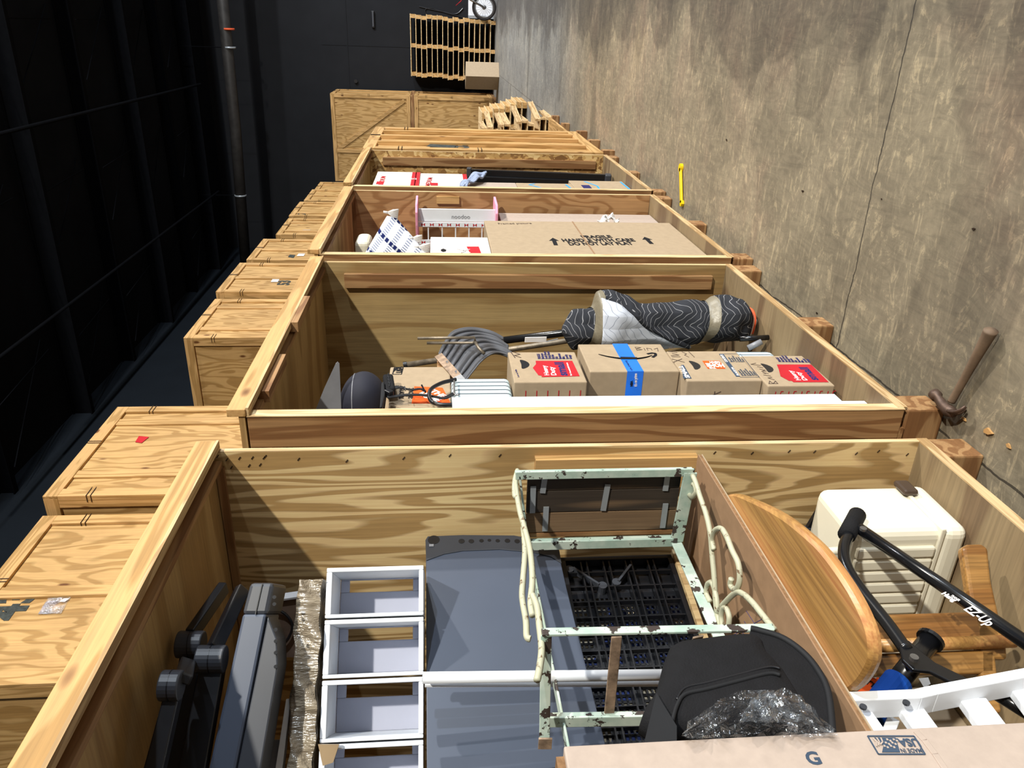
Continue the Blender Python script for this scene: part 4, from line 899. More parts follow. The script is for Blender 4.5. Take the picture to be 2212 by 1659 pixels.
MB().bar(lx(0.0, z0-.012, -.01), lx(.75, z0-.012, -.01), 0.016, 0.02, ng).build('wood_edge', 'edge', tag(thing('wood_strip', 'long pale wooden strip lying between the black lattice and mint stand rail', 'wood', (1.4, 1.33, z0-.02)), 'long pale wooden strip lying between the black lattice and mint stand rail', 'wood strip'))
bs = thing('printed_sheet', 'blue and tan printed sheet seen through the black lattice', 'sheet', (1.4, 1.38, z0))
MB().prism([lx(0.02, z0-.02, .045), lx(.85, z0-.02, .045), lx(.85, z1+.02, .045), lx(0.02, z1+.02, .045)], ng*0.01).build('sheet', 'blueprint', bs)
# white pipes
for k, (p, q) in enumerate((((913, 1464), (1500, 1457)), ((918, 1472), (1500, 1471)))):
    A = at_pl(*p, Vector((1.17+0.02*k, 1.20, 0)), (0.2, 1)); B = at_pl(*q, Vector((1.17+0.02*k, 1.20, 0)), (0.2, 1))
    o = thing('white_pipe', ('upper' if k == 0 else 'lower')+' of two white plastic pipes standing upright through the mint stand', 'pipe', (A+B)/2)
    MB().tube([A, B], 0.0115, 16).build('pipe_tube', 'white_pl', o, smooth=True)
    MB().tube([A+Vector((0, 0, .0005)), A-Vector((0, 0, .004))], 0.0085, 16).build('pipe_bore', 'smoke_pl', o)
# white drawer tower lying on its side
ph = math.radians(45); ud = Vector((-math.sin(ph), math.cos(ph), 0)); wd = Vector((math.cos(ph), math.sin(ph), 0))
Pt = at(800, 1226, X=1.46); Pt.z = 0
def tp_(x, y): return at_pl(x, y, Pt, (ud.x, ud.y))
dt = thing('drawer_tower', 'white plastic drawer tower lying on its side with its drawers out', 'drawer tower', (Pt.x, Pt.y, 1.5))
def uof(y): return (tp_(810, y)-Pt).dot(ud)
us = [uof(1224), uof(1336), uof(1466), uof(1604), uof(1770)]
zt0 = tp_(703, 1300).z; zt1 = tp_(915, 1300).z
wd2 = wd
def tb(u0, u1, za, zb_, w0, w1, name, mat='white_pl', bev=0.002):
    p = Pt+ud*u0+wd2*w0; mb = MB(); mb.prism([Vector((p.x, p.y, za)), Vector((p.x, p.y, za))+ud*(u1-u0), Vector((p.x, p.y, za))+ud*(u1-u0)+wd2*(w1-w0), Vector((p.x, p.y, za))+wd2*(w1-w0)], (0, 0, zb_-za))
    return mb.build(name, mat, dt, bevel=bev)
for i in range(4):
    a, b = us[i], us[i+1]-0.004
    tb(a, a+.010, zt1, zt0, 0, .17, 'bay_wall'); tb(b-.008, b, zt1, zt0, 0, .17, 'bay_wall')
    tb(a+.010, b-.008, zt0-.013, zt0, 0, .16, 'bay_side'); tb(a+.010, b-.008, zt1, zt1+.011, 0, .16, 'bay_side')
    tb(a+.010, a+.013, zt1+.011, zt0-.013, 0.16, .17, 'back_rail', 'frost'); tb(a+.042, b-.008, zt1+.011, zt0-.013, 0.16, .17, 'back_panel', 'frost')
    tb(a+.013, a+.042, zt0-.035, zt0-.013, 0.16, .17, 'back_post', 'frost'); tb(a+.013, a+.042, zt1+.011, zt1+.03, 0.16, .17, 'back_post', 'frost')
# taped long package on top of the tower
tk = thing('taped_package', 'long package wrapped in shiny brown tape lying on the white drawer tower', 'package', (Pt.x, Pt.y, zt0))
za, zb_ = tp_(690, 1400).z, tp_(637, 1400).z
def pk(u, v):
    s = u*4; k = int(min(3, s)); fr = s-k
    cs_ = [(-.012, za), (-.012, zb_), (.10, zb_), (.10, za), (-.012, za)]
    w0, z0_ = cs_[k]; w1, z1_ = cs_[k+1]; w_, z_ = w0+(w1-w0)*fr, z0_+(z1_-z0_)*fr
    L = -0.01+0.75*v; crk = 0.004*math.sin(38*L+9*z_*10)+0.003*math.sin(91*L+u*20)
    p = Pt+ud*(uof(1258)+L)+wd2*(w_+crk); return Vector((p.x, p.y, z_+crk*0.8))
MB().grid(pk, 41, 90).build('wrapped_body', 'tape_crink', tk, smooth=True)
a = tp_(690, 1610); mbp = MB(); mbp.prism([tp_(690, 1606)-wd*0.02, tp_(735, 1606)-wd*0.02, tp_(722, 1645)-wd*0.02, tp_(700, 1652)-wd*0.02], wd*0.01); mbp.build('loose_tape_end', 'tape_clear', tk)
# brown laminate panel with a wire loop behind the tower
bp = thing('laminate_panel', 'brown marbled panel standing behind the taped package, with a wire loop', 'panel', (1.55, 1.5, 1.85))
Pb = at(600, 1292, X=1.69); Pb.z = 0
def bp_(x, y): return at_pl(x, y, Pb, (-0.35, 0.94))
MB().prism([bp_(588, 1294), bp_(690, 1279), bp_(690, 1420), bp_(588, 1420)], (0.02, 0.008, 0)).build('panel', 'brownstone', bp)
MB().bar(bp_(588, 1293), bp_(690, 1278), 0.006, 0.024, (1, 0, 0)).build('panel_edge', 'white_pl', bp)
MB().tube(bez([bp_(x, y)-Vector((.012, 0, 0)) for x, y in ((585, 1310), (612, 1316), (630, 1335), (632, 1355), (618, 1380), (588, 1400))]), 0.004, 8).build('wire_loop', 'black_pl', bp, smooth=True)
# black folded shelf sections under the roof
du = Vector((-0.62, 0.56, 0)).normalized(); wv = Vector((0.75, 0.66, 0)).normalized()
Pk = at(555, 1262, X=1.36); Pk.z = 0
def kp(x, y, off=0.0): return at_pl(x, y, Pk+wv*off, (du.x, du.y))
kb = thing('plastic_shelf', 'grey slab shelf with charcoal corner wedged high under the vault roof', 'shelf', (Pk.x, Pk.y, 1.9))
MB().prism([kp(524, 1326), kp(576, 1326), kp(506, 1680), kp(446, 1680)], wv*0.14).build('slab', 'grey_pl', kb, bevel=0.006)
MB().prism([kp(540, 1259), kp(592, 1259), kp(578, 1328), kp(522, 1328)], wv*0.15).build('corner_cap', 'dark_pl', kb, bevel=0.008)
MB().bar(kp(567, 1260)-wv*0.001, kp(552, 1327)-wv*0.001, 0.002, 0.003, wv).build('cap_seam', 'black_pl', kb)
MB().prism([kp(578, 1330, .003)+Vector((0, 0, -.0005)), kp(598, 1380, .003), kp(600, 1440, .003), kp(560, 1680, .003), kp(508, 1680, .003)], wv*0.10).build('curved_underside', 'dark_pl', kb, bevel=0.003)
for y in (1290, 1305, 1360, 1385, 1410, 1440):
    c = kp(593 if y < 1320 else 596, y, .0)-wv*0.003; MB().tube([c, c+wv*0.006], 0.004, 8).build('vent_hole', 'black_pl', kb)
for i, (ax, ay, bx_, by, cx0, cx1, cy_, off, lb) in enumerate(((484, 1268, 412, 1372, 384, 440, 1392, .045, 'black shelf section with upper left socket, high under the vault roof'), (524, 1272, 462, 1402, 426, 487, 1424, .0, 'black shelf section touching the grey slab, socket lowest'), (404, 1432, 396, 1466, 348, 392, 1481, -.13, 'black shelf section deepest to the left under the vault roof'))):
    q = thing('plastic_shelf', lb, 'shelf', kp(bx_, by))
    MB().bar(kp(ax, ay, off+.10), kp(bx_, by, off), 0.030, 0.02, (1, 0, 0)).build('end_bar', 'black_pl', q, bevel=0.003)
    A, B = kp(cx0, cy_, off), kp(cx1, cy_, off)
    MB().tube([A, B], 0.028, 24).build('corner_socket', 'dark_pl', q, smooth=False, bevel=0.003)
    m_ = (A+B)/2; MB().tube([m_-Vector((0, 0, .001)), m_+Vector((0, 0, .001))], 0.0288, 24).build('socket_seam', 'black_pl', q)
    MB().prism([kp(cx0+4, cy_+22, off), kp(cx1-6, cy_+22, off), kp(cx1-50, 1700, off), kp(cx0-50, 1700, off)], wv*0.03).build('side_wall', 'black_pl', q, bevel=0.003)
    if i < 2:
        for fx in (0.12, 0.88):
            c = kp(ax, ay, off+.10).lerp(kp(bx_, by, off), fx)-Vector((.011, 0, 0)); MB().tube([c, c-Vector((.002, 0, 0))], 0.005, 10).build('bar_hole', 'wire', q)
# thin white boards low at the picture foot
wb = thing('white_board', 'narrow white board edge beside the brown taped package', 'board', (1.0, 1.3, 1.8))
MB().prism([tp_(618, 1510), tp_(628, 1510), tp_(606, 1690), tp_(590, 1690)], wd*0.03).build('board_panel', 'white_pl', wb, bevel=0.001)
gb = thing('grey_board', 'pale grey panel below the narrow white board', 'panel', (1.0, 1.4, 1.8))
MB().prism([tp_(555, 1603)+wd*.035, tp_(604, 1602)+wd*.035, tp_(588, 1700)+wd*.035, tp_(545, 1700)+wd*.035], wd*0.02).build('panel', 'smoke_pl', gb)
MB().prism([tp_(549, 1604)+wd*.015, tp_(566, 1604)+wd*.015, tp_(556, 1700)+wd*.015, tp_(540, 1700)+wd*.015], wd*0.01).build('strip', 'white_pl', gb)
# black neoprene bag
bg = thing('padded_bag', 'black padded neoprene bag with zip lying on the cardboard sheet', 'bag', (0.95, 1.05, 0.79))
def bgp(x, y, Y): return at(x, y, Y=Y)
out = [(1398, 1600), (1414, 1520), (1432, 1448), (1450, 1424), (1500, 1416), (1560, 1408), (1612, 1404), (1640, 1412), (1652, 1440), (1700, 1500), (1720, 1600)]
def lens(outline, Y0, th, mat, name, parent, nv=10):
    """soft pillow solid from an outline on the plane Y=Y0"""
    P = [at(x, y, Y=Y0) for x, y in outline]; P = bez(P, 4, True); c = sum(P, Vector())/len(P)
    m = len(P); vs = []; fs = []
    ring = [(1.0, 0.0), (1.0, .35), (.97, .7), (.88, .92), (.6, 1.0), (.25, 1.02)]
    for s, h in ring: vs += [c+(p-c)*s+Vector((0, -th*h, 0)) for p in P]
    vs.append(c+Vector((0, -th*1.03, 0)))
    k = len(ring)
    for j in range(k-1):
        for i in range(m): fs.append((j*m+i, j*m+(i+1) % m, (j+1)*m+(i+1) % m, (j+1)*m+i))
    for i in range(m): fs.append(((k-1)*m+i, (k-1)*m+(i+1) % m, len(vs)-1))
    fs.append(tuple(range(m)))
    return MB().add(vs, fs).build(name, mat, parent, smooth=True)
lens(out, 1.022, 0.05, 'black_cloth', 'body', bg)
zipl = [(1452, 1560), (1462, 1525), (1480, 1500), (1530, 1488), (1600, 1470), (1660, 1455), (1685, 1458)]
MB().tube(bez([bgp(x, y, .9715) for x, y in zipl], 6), 0.0035, 8).build('zip', 'strap', bg, smooth=True)
MB().tube(bez([bgp(x, y-14, .972) for x, y in zipl[1:]], 6), 0.0022, 6).build('piping', 'black_pl', bg, smooth=True)
back = [(1622, 1358), (1640, 1362), (1690, 1378), (1735, 1410), (1768, 1450), (1790, 1500), (1800, 1600), (1700, 1600), (1690, 1490), (1650, 1430), (1620, 1400)]
P = bez([bgp(x, y, .985) for x, y in back], 4, True)
MB().prism(P, (0, 0.03, 0)).build('back_pad', 'black_cloth', bg, bevel=0.006, seg=3)
edge = back[:7]
MB().tube(bez([bgp(x, y, .984) for x, y in edge], 6), 0.006, 8).build('back_piping', 'strap', bg, smooth=True)
mb = MB(); mb.prism([bgp(x, y, .962) for x, y in ((1418, 1496), (1432, 1520), (1462, 1568), (1462, 1610), (1390, 1610))], (0, 0.012, 0)); mb.build('side_flap', 'strap', bg)
# crumpled clear film
fl = thing('plastic_film', 'crumpled clear plastic film bunched on the black padded bag', 'plastic film', (0.9, 1.0, 0.9))
rnd = random.Random(5)
def crum(n1, n2, fn, name):
    vs = []; fs = []
    for i in range(n1):
        for j in range(n2):
            vs.append(fn(i/(n1-1), j/(n2-1)))
    for i in range(n1-1):
        for j in range(n2-1):
            k = i*n2+j
            if (i+j) % 2: fs += [(k, k+1, k+n2+1), (k, k+n2+1, k+n2)]
            else: fs += [(k, k+1, k+n2), (k+1, k+n2+1, k+n2)]
    return MB().add(vs, fs).build(name, 'film', fl)
def fm(u, v):
    x = 1478+u*325+rnd.uniform(-7, 7); y = 1592-v*(14+90*max(0, math.sin(PI*min(1, u*1.02)))**.8)+rnd.uniform(-4, 4)
    return at(x, y, Y=0.946-0.008*v+rnd.uniform(-.012, .012))
def fm2(u, v):
    x = 1600+u*170+rnd.uniform(-6, 6); y = 1560-v*72*max(0, math.sin(PI*u))**.6+rnd.uniform(-4, 4)
    return at(x, y, Y=0.934+rnd.uniform(-.012, .012))
crum(24, 12, fm, 'film'); crum(16, 9, fm2, 'film_fold')
# ================================================================ contents of the second vault
YB2 = 1.035; FL2 = 0.149
def boxc(name, label, x0, x1, y0, y1, z0, z1, mat='card', bev=0.004):
    o = thing(name, label, 'box', ((x0+x1)/2, y0, z0), None)
    MB().box(x0, x1, y0, y1, z0, z1).build('carton', mat, o, bevel=bev); return o
g = lambda x, y: at(x, y, Y=YB2)
LASTZ = [9.0]
def ebox(label, ynear, yfar, xl, xr, mat, depth=0.3, yl=None):
    a = g(xl, ynear); b = g(xr, ynear); a.z = min(a.z, LASTZ[0]); LASTZ[0] = b.z; xf_ = g((xl+xr)/2, yfar).x
    return boxc('cardboard_box', label, a.x, xf_, YB2, YB2+depth, b.z+.001, a.z-.001, mat), a.x, xf_, b.z, a.z
def hand_hole(o, x, y, s=1.0):
    c = g(x, y)+Vector((0, -.0008, 0)); pts = []
    for k in range(16):
        a = 2*PI*k/16; pts.append(c+Vector((0.038*s*math.cos(a), 0, 0.014*s*math.sin(a)+0.006*math.cos(2*a))))
    MB().prism(pts, (0, 0.0012, 0)).build('hand_hole', 'black_pl', o)
def room_list(o, x, y, items, size, mat, gap):
    text('\n'.join(items), size, g(x, y)+Vector((0, -.0002, 0)), AF['rt'], AF['up'], mat, o, name='printed_list')
rooms = ['FRAGILE', 'Bathroom', 'Family Room', 'Dining Room', 'Kitchen', 'Kids', 'Basement', 'Misc.', 'Laundry', 'Garage']
def skyline(o, z0, z1, x0, ph=0.0):
    """dark red house outlines printed round the foot of the side"""
    lines = []; zz = z1-0.02
    pat = [[(0, 0), (0, .05), (.03, .05)], [(.05, 0), (.05, .03), (.06, .05), (.06, .09)], [(.09, 0), (.09, .09)], [(.115, 0), (.125, .02), (.125, .05), (.16, .05), (.16, 0)], [(.18, .0), (.18, .03), (.195, .055), (.195, .09)]]
    for r in range(4):
        for l in pat:
            q = [(v, -(u+r*0.055)) for u, v in [(p[0]*0.36, p[1]) for p in l]]
            lines.append(q)
    strokes([[(a*1.0, b) for a, b in l if True] for l in lines], 0.0028, (x0-.0002, YB2+0.03, zz), (0, 1, 0), (0, 0, 1), 'red', o, 'house_outline_print')
# four stacked moving boxes
bA, xa, xb, zl_, zh_ = ebox('small moving carton with red print, topmost of the four stacked boxes', 826, 760, 1110, 1270, 'card')
A = [g(x, y) for x, y in ((1151, 795), (1158, 787), (1157, 780), (1236, 780), (1252, 813), (1170, 815), (1170, 812), (1163, 811))]; RA = patch(A, 'red', bA, name='red_panel')
ptext(RA, g, 'Heavy', (1190, 811), (1183, 790), (1176, 811), 'white_print'); ptext(RA, g, 'Duty', (1206, 811), (1199, 793), (1191, 811), 'white_print')
ptext(RA, g, 'small', (1227, 812), (1217, 783), (1206, 812), 'navy', .04); ptext(RA, g, 'For household items', (1236, 812), (1226, 784), (1232, 812), 'white_print')
ptext(bA, g, '\n'.join(rooms), (1238, 776), (1232, 760), (1162, 776), 'navy', 0.03, 'printed_list')
hand_hole(bA, 1131, 787)
ptext(bA, g, 'Let us help.', (1123, 815), (1116, 798), (1118, 815), 'navy')
strokes([[(0, 0), (.02, .02), (.03, 0), (.05, .02)], [(.0, .02), (.05, .03)]], 0.003, g(1125, 773), AF['rt'], AF['up'], 'pencil', bA, 'pen_scrawl')
mb = MB(); 
for k in range(6):
    z = zh_-0.04-k*0.036; x = xa-0.0008
    mb.bar((x, YB2+.03, z), (x, YB2+.075, z), .003, .0006, (1, 0, 0)); mb.bar((x, YB2+.075, z), (x, YB2+.075+.006*(k % 3), z-.014), .003, .0006, (1, 0, 0)); mb.bar((x, YB2+.075, z-.014), (x, YB2+.12, z-.018), .003, .0006, (1, 0, 0))
mb.build('house_outline_print', 'red', bA)
bB, xa, xb, zl_, zh_ = ebox('carton with black smile arrow and blue tape, second in the stack', 803, 743, 1274, 1470, 'card')
# the smile arrow
def pl2(pts, wmax):
    P = bez([g(x, y)+Vector((0, -.001, 0)) for x, y in pts], 8); n_ = len(P); mb = MB()
    for i in range(n_-1):
        w_ = wmax*(0.25+0.75*math.sin(PI*min(1, (i+1)/n_*1.05)))
        d = (P[i+1]-P[i]).normalized(); mb.bar(P[i]-d*.002, P[i+1]+d*.002, w_, 0.0006, (0, 1, 0))
    return mb
mb = pl2([(1294, 766), (1315, 771), (1345, 775), (1375, 775), (1396, 772), (1408, 768)], 0.012)
P = [g(x, y)+Vector((0, -.001, 0)) for x, y in ((1398, 765), (1408, 763), (1416, 764), (1416, 768), (1410, 772))]
for a, b in zip(P[:-1], P[1:]): mb.bar(a, b+(b-a)*.1, 0.010, 0.0006, (0, 1, 0))
mb.build('arrow_logo', 'black_ink', bB)
zc1, zc2 = g(1340, 775).z, g(1374, 775).z; nm = xb
TP1 = MB().box(xa+.0, xb, YB2-.0012, YB2-.0004, zc2, zc1).build('blue_tape', 'blue_tape', bB, label='blue packing tape')
TP2 = MB().box(xa-.0012, xa-.0004, YB2-.001, YB2+.28, zc2, zc1).build('blue_tape', 'blue_tape', bB, label='blue packing tape')
P1 = [g(x, y)+Vector((0, -.0016, 0)) for x, y in ((1340, 772), (1376, 773), (1376, 777), (1341, 777))]; patch(P1, 'black_ink', bB, name='arrow_logo')
ptext(TP1, g, 'now streaming', (1369, 801), (1355, 779), (1362, 801), 'black_ink', .03, 'tape_lettering')
gx = lambda x, y: at(x, y, X=xa-.0012)
ptext(TP2, gx, "it's on prime", (1378, 834), (1378, 806), (1369, 834), 'white_print', .03, 'tape_lettering')
ptext(TP2, gx, 'NBA', (1367, 834), (1367, 822), (1361, 834), 'black_ink', .04, 'tape_lettering')
strokes([[(0, 0), (0, .03), (.02, .025), (0, .015), (.02, .005), (0, 0)], [(.03, 0), (.03, .02)], [(.04, 0), (.04, .02), (.055, .015), (.055, 0)], [(.065, .01), (.08, .02), (.075, -.01)]], 0.002, g(1376, 757), (0, 0, -1), (1, 0, 0), 'pencil', bB, 'pen_scrawl')
bC, xa, xb, zl_, zh_ = ebox('small carton with orange square logo and grey printed list, third in the stack', 823, 758, 1474, 1649, 'card')
A = [g(x, y) for x, y in ((1517, 780), (1554, 780), (1567, 797), (1529, 797))]; OC = patch(A, 'orange', bC, name='orange_logo')
ptext(OC, g, 'HOME', (1561, 786), (1523, 785), (1566, 794), 'white_print', .05)
ptext(OC, g, 'THE', (1545, 794), (1531, 794), (1547, 797), 'white_print', .05)
ptext(OC, g, 'DEPOT', (1553, 781), (1530, 781), (1555, 785), 'white_print', .05)
A = [g(x, y) for x, y in ((1471, 789), (1477, 789), (1494, 818), (1476, 818))]; patch(A, 'slate', bC, name='slate_band')
ptext(bC, g, 'SMALL', (1491, 817), (1474, 791), (1481, 817), 'white_print', .04, lift=.0018)
A = [g(x, y) for x, y in ((1553, 765), (1562, 765), (1599, 814), (1590, 814))]; patch(A, 'slate', bC, name='slate_band')
ptext(bC, g, 'PLACE IN:', (1597, 812), (1583, 794), (1592, 812), 'white_print', .03, lift=.0018)
ptext(bC, g, 'CONTENTS', (1573, 783), (1561, 767), (1567, 783), 'white_print', .03, lift=.0018)
ptext(bC, g, 'Kitchen\nBedroom\nLaundry\nBathroom\nGarage\nOther', (1636, 812), (1622, 797), (1602, 812), 'slate', .02, 'printed_list')
ptext(bC, g, 'Books\nTools\nClothing\nLinens\nDishes\nToys', (1611, 783), (1600, 769), (1579, 783), 'slate', .02, 'printed_list')
A = [g(x, y)+Vector((0, -.001, 0)) for x, y in ((1562, 765), (1599, 765), (1640, 815), (1599, 815))]
mb = MB(); [mb.bar(A[i], A[(i+1) % 4], .0015, .0005, (0, 1, 0)) for i in range(4)]; mb.build('printed_frame', 'slate', bC)
hand_hole(bC, 1500, 789)
strokes([[(0, .04), (.03, .0)], [(0, .0), (.03, .035)], [(.05, .0), (.05, .03)], [(.06, .03), (.065, 0), (.08, .02)], [(.09, 0), (.1, .03), (.11, 0)], [(.12, 0), (.13, .02), (.14, 0)]], 0.0025, g(1478, 783), AF['rt'], AF['up'], 'pencil', bC, 'pen_scrawl')
strokes([[(0, 0), (.02, .01), (.03, 0), (.05, .01)], [(0, -.02), (.05, -.015)]], 0.002, g(1488, 772), AF['rt'], AF['up'], 'pencil', bC, 'pen_scrawl')
strokes([[(0, 0), (.03, .02), (.0, .03), (.03, .05)], [(.05, 0), (.06, .04), (.08, 0)], [(.05, .02), (.08, .02)]], 0.003, (xa-.0002, YB2+.12, zh_-.12), (0, -1, 0), (0, 0, 1), 'pencil', bC, 'pen_scrawl')
bD, xa, xb, zl_, zh_ = ebox('moving carton with red house print, lowest of the four stacked boxes', 834, 768, 1653, 1806, 'card')
A = [g(x, y) for x, y in ((1678, 788), (1752, 788), (1790, 826), (1714, 826), (1710, 823), (1704, 823), (1686, 813), (1682, 798))]; RD = patch(A, 'red', bD, name='red_panel')
ptext(RD, g, 'Heavy', (1734, 822), (1714, 801), (1720, 822), 'white_print'); ptext(RD, g, 'Duty', (1748, 822), (1729, 804), (1735, 822), 'white_print')
ptext(RD, g, 'small', (1770, 822), (1744, 794), (1750, 822), 'navy', .04)
ptext(bD, g, '\n'.join(rooms), (1754, 784), (1741, 770), (1684, 784), 'navy', 0.03, 'printed_list')
hand_hole(bD, 1657, 795)
strokes([[(0, 0), (0, .03), (.02, .02), (0, .015), (.02, 0), (0, 0)], [(.03, 0), (.045, .015), (.05, 0)], [(.06, 0), (.07, .02)], [(.08, 0), (.09, .015), (.08, .01)], [(.1, 0), (.1, .015), (.11, 0), (.12, .015)], [(.13, 0), (.14, .015)], [(.15, 0), (.16, .03), (.17, .01)]], 0.0025, g(1680, 829), AF['rt'], AF['up'], 'pencil', bD, 'pen_scrawl')
mb = MB()
for k in range(5):
    z = zh_-0.03-k*0.045; x = xa-0.0008
    mb.bar((x, YB2+.02, z), (x, YB2+.06, z), .003, .0006, (1, 0, 0)); mb.bar((x, YB2+.02, z-.018), (x, YB2+.06, z-.014), .003, .0006, (1, 0, 0)); mb.bar((x, YB2+.02, z-.018), (x, YB2+.02, z-.026), .003, .0006, (1, 0, 0))
mb.build('house_outline_print', 'red', bD)
# white board just inside
zt_ = zpx(977, 870, Y=1.0); zb2 = FL2+.001
wb2 = thing('white_shelf_board', 'long white board standing inside the near side of the second vault', 'board', (2.0, 1.0, zb2))
xn = at(1400, 854, Y=1.0).x
MB().box(1.935, xn, 1.0, 1.02, zpx(1829, 875, Y=1.0), zt_).build('board_face', 'white_pl', wb2, bevel=0.002)
MB().box(1.945, xn-.01, 1.02, 1.30, zb2, zt_-.002).build('board_return', 'white_pl', wb2, bevel=0.002)
# striped mattress pad bundle on top of the stack and below the blanket
z_lo = g(1108, 826).z; z_hi = zpx(975, 830, Y=1.06)
st = thing('striped_cushion', 'blue white striped cushion lying on the topmost moving box', 'cushion', (2.4, 1.08, z_lo))
MB().box(2.12, 2.35, 1.065, 1.40, z_lo+.001, z_hi).build('cushion_body', 'ticking', st, bevel=0.02, seg=4)
st2 = thing('striped_cushion', 'striped cushion edge under the wrapped blanket, behind the lower boxes', 'cushion', (2.75, 1.12, FL2))
a = at(1470, 752, Y=1.14); b = at(1665, 752, Y=1.14)
MB().box(2.56, 2.74, 1.13, 1.45, FL2+.001, .62).build('cushion_body', 'ticking', st2, bevel=0.03, seg=4)
# big pale carton above it
Yh = 1.10
hd_ = thing('cardboard_box', 'carton with orange logo lying high in the second vault under the cap', 'box', (2.3, Yh, z_hi))
xh0, xh1 = 2.10, at(900, 792, Y=Yh).x; zh0, zh1 = z_hi+.001, zpx(838, 830, Y=Yh)
MB().box(xh0, xh1, Yh, 1.45, zh0, zh1).build('carton', 'card', hd_, bevel=0.005)
gh = lambda x, y: at(x, y, Y=Yh)
A = [gh(x, y) for x, y in ((895, 835), (956, 838), (974, 872), (889, 872))]; patch(A, 'orange', hd_, name='orange_logo')
ptext(hd_, gh, 'THE', (926, 846), (956, 861), (932, 838), 'white_print', .04)
ptext(hd_, gh, 'HOME', (900, 853), (942, 870), (908, 843), 'white_print', .05)
text('more\nabout', 0.035, gh(872, 862)+Vector((0, -.0013, 0)), (1, 0, 0), (0, 0, 1), 'black_ink', hd_)
A = [gh(x, y) for x, y in ((852, 794), (871, 794), (867, 809), (848, 809))]
mb = MB(); [mb.bar(A[i]+Vector((0, -.001, 0)), A[(i+1) % 4]+Vector((0, -.001, 0)), .003, .0006, (0, 1, 0)) for i in range(4)]
for k in range(3): mb.bar(A[0].lerp(A[3], .25+.2*k)+Vector((0, -.001, .0)), A[0].lerp(A[1], .3+.1*k)+Vector((0, -.001, 0)), .003, .0006, (0, 1, 0))
mb.build('printed_stamp', 'black_ink', hd_)
text('USA', 0.028, A[2].lerp(A[1], .2)+Vector((0, -.0013, 0)), (1, 0, 0), (0, 0, 1), 'black_ink', hd_, bold=.03)
# dark wood block end behind the shovel
db2 = thing('wood_block', 'dark wooden block end between the pale carton and grey shovel', 'wood block', (2.62, 1.12, zh0))
xw = at(945, 797, Y=1.12).x
MB().box(xh1+.004, xh1+.11, 1.11, 1.40, zpx(978, 790, Y=1.11), zpx(944, 790, Y=1.11)).build('block_body', 'old_y', db2, bevel=0.003)
# black cap / bag with straps
cp = thing('black_cap_bag', 'black rounded fabric bag lying on top of the pale carton', 'bag', (2.2, 1.1, zh1))
def dome(u, v):
    a = u*2*PI; b = v*PI/2
    c = at(776, 880, Y=1.13); r = 0.105
    return Vector((c.x+0.07+0.12*math.cos(a)*math.cos(b), c.y+0.10+0.11*math.sin(a)*math.cos(b)-0.085*math.sin(b)*0.9, zh1+.002+0.135*math.sin(b)))
cc = at(782, 862, Y=1.16)
def dome(u, v):
    a = u*2*PI; b = (v-.5)*PI; q = lambda t, p=.8: math.copysign(abs(t)**p, t)
    return Vector((cc.x+0.10*q(math.cos(a))*math.cos(b), 1.185+0.115*q(math.sin(a))*math.cos(b), zh1+.084+0.082*math.sin(b)))
MB().grid(dome, 40, 24, closed_u=True).build('fabric_body', plain('navy_black_nylon', (34, 35, 46), 0.75, spec=0.3, var=.15), cp, smooth=True)
MB().tube([dome(k/40*.5+.5, .62)*1.0 for k in range(41)], 0.0018, 6).build('seam', 'smoke_pl', cp, smooth=True)

mb = MB(); mb.prism([at(x, y, Y=1.045) for x, y in ((824, 826), (830, 823), (832, 850), (826, 878), (820, 880))], (0, .02, 0)); mb.build('brim', 'strap', cp, bevel=.003)
hl = thing('headlamp', 'black strapped lamp pouch lying beside the black fabric bag', 'lamp', at(838, 835, Y=1.08))
pa, pb_ = at(838, 817, Y=1.07), at(843, 850, Y=1.07)
MB().bar(pa, pb_, 0.034, 0.035, (0, 1, 0)).build('pouch', 'black_cloth', hl, bevel=0.008, seg=3)
for k in range(4):
    q0 = pa.lerp(pb_, .15+.2*k); MB().bar(q0+Vector((.017, -.018, 0)), q0+Vector((-.017, -.018, 0)), .003, .003, (0, 1, 0)).build('rib', 'strap', hl)
MB().bar(at(834, 846, Y=1.055), at(846, 852, Y=1.055), 0.02, 0.02, (0, 1, 0)).build('buckle', 'black_pl', hl, bevel=.003)
def strap_(px, Y, wid, name, par, mat='strap'):
    P = bez([at(x, y, Y=Y) for x, y in px], 6); mb = MB()
    for a, b in zip(P[:-1], P[1:]): mb.bar(a, b+(b-a)*.12, wid, .003, (0, 1, .15))
    return mb.build(name, mat, par)
strap_([(850, 838), (862, 836), (872, 839)], 1.06, .018, 'strap', hl); strap_([(872, 839), (890, 842), (908, 840), (918, 845)], 1.06, .010, 'strap', hl)
strap_([(836, 858), (855, 856), (880, 853), (910, 853), (940, 857), (960, 860), (980, 850)], 1.06, .013, 'strap', hl)
MB().tube([at(874, 835, Y=1.055), at(876, 844, Y=1.055)], .002, 6).build('slider', 'steel', hl)
MB().tube([at(911, 832, Y=1.055), at(919, 847, Y=1.055)], .003, 6).build('toggle', 'black_pl', hl)
cb = thing('black_cable', 'thick black cable looped in front of the orange logo carton', 'cable', at(950, 840, Y=1.05))
MB().tube(bez([at(x, y, Y=1.05) for x, y in ((985, 820), (955, 827), (932, 840), (927, 855), (933, 868), (952, 874), (980, 874))], 8), .0065, 10).build('cable', 'black_pl', cb, smooth=True)
MB().tube(bez([at(x, y, Y=1.045) for x, y in ((935, 866), (945, 876), (962, 880), (980, 881))], 8), .002, 6).build('thin_wire', 'wire', cb, smooth=True)
MB().tube(bez([at(x, y, Y=1.04) for x, y in ((981, 822), (982, 850), (988, 853), (992, 853))], 5), .003, 6).build('hook', 'steel', cb, smooth=True)
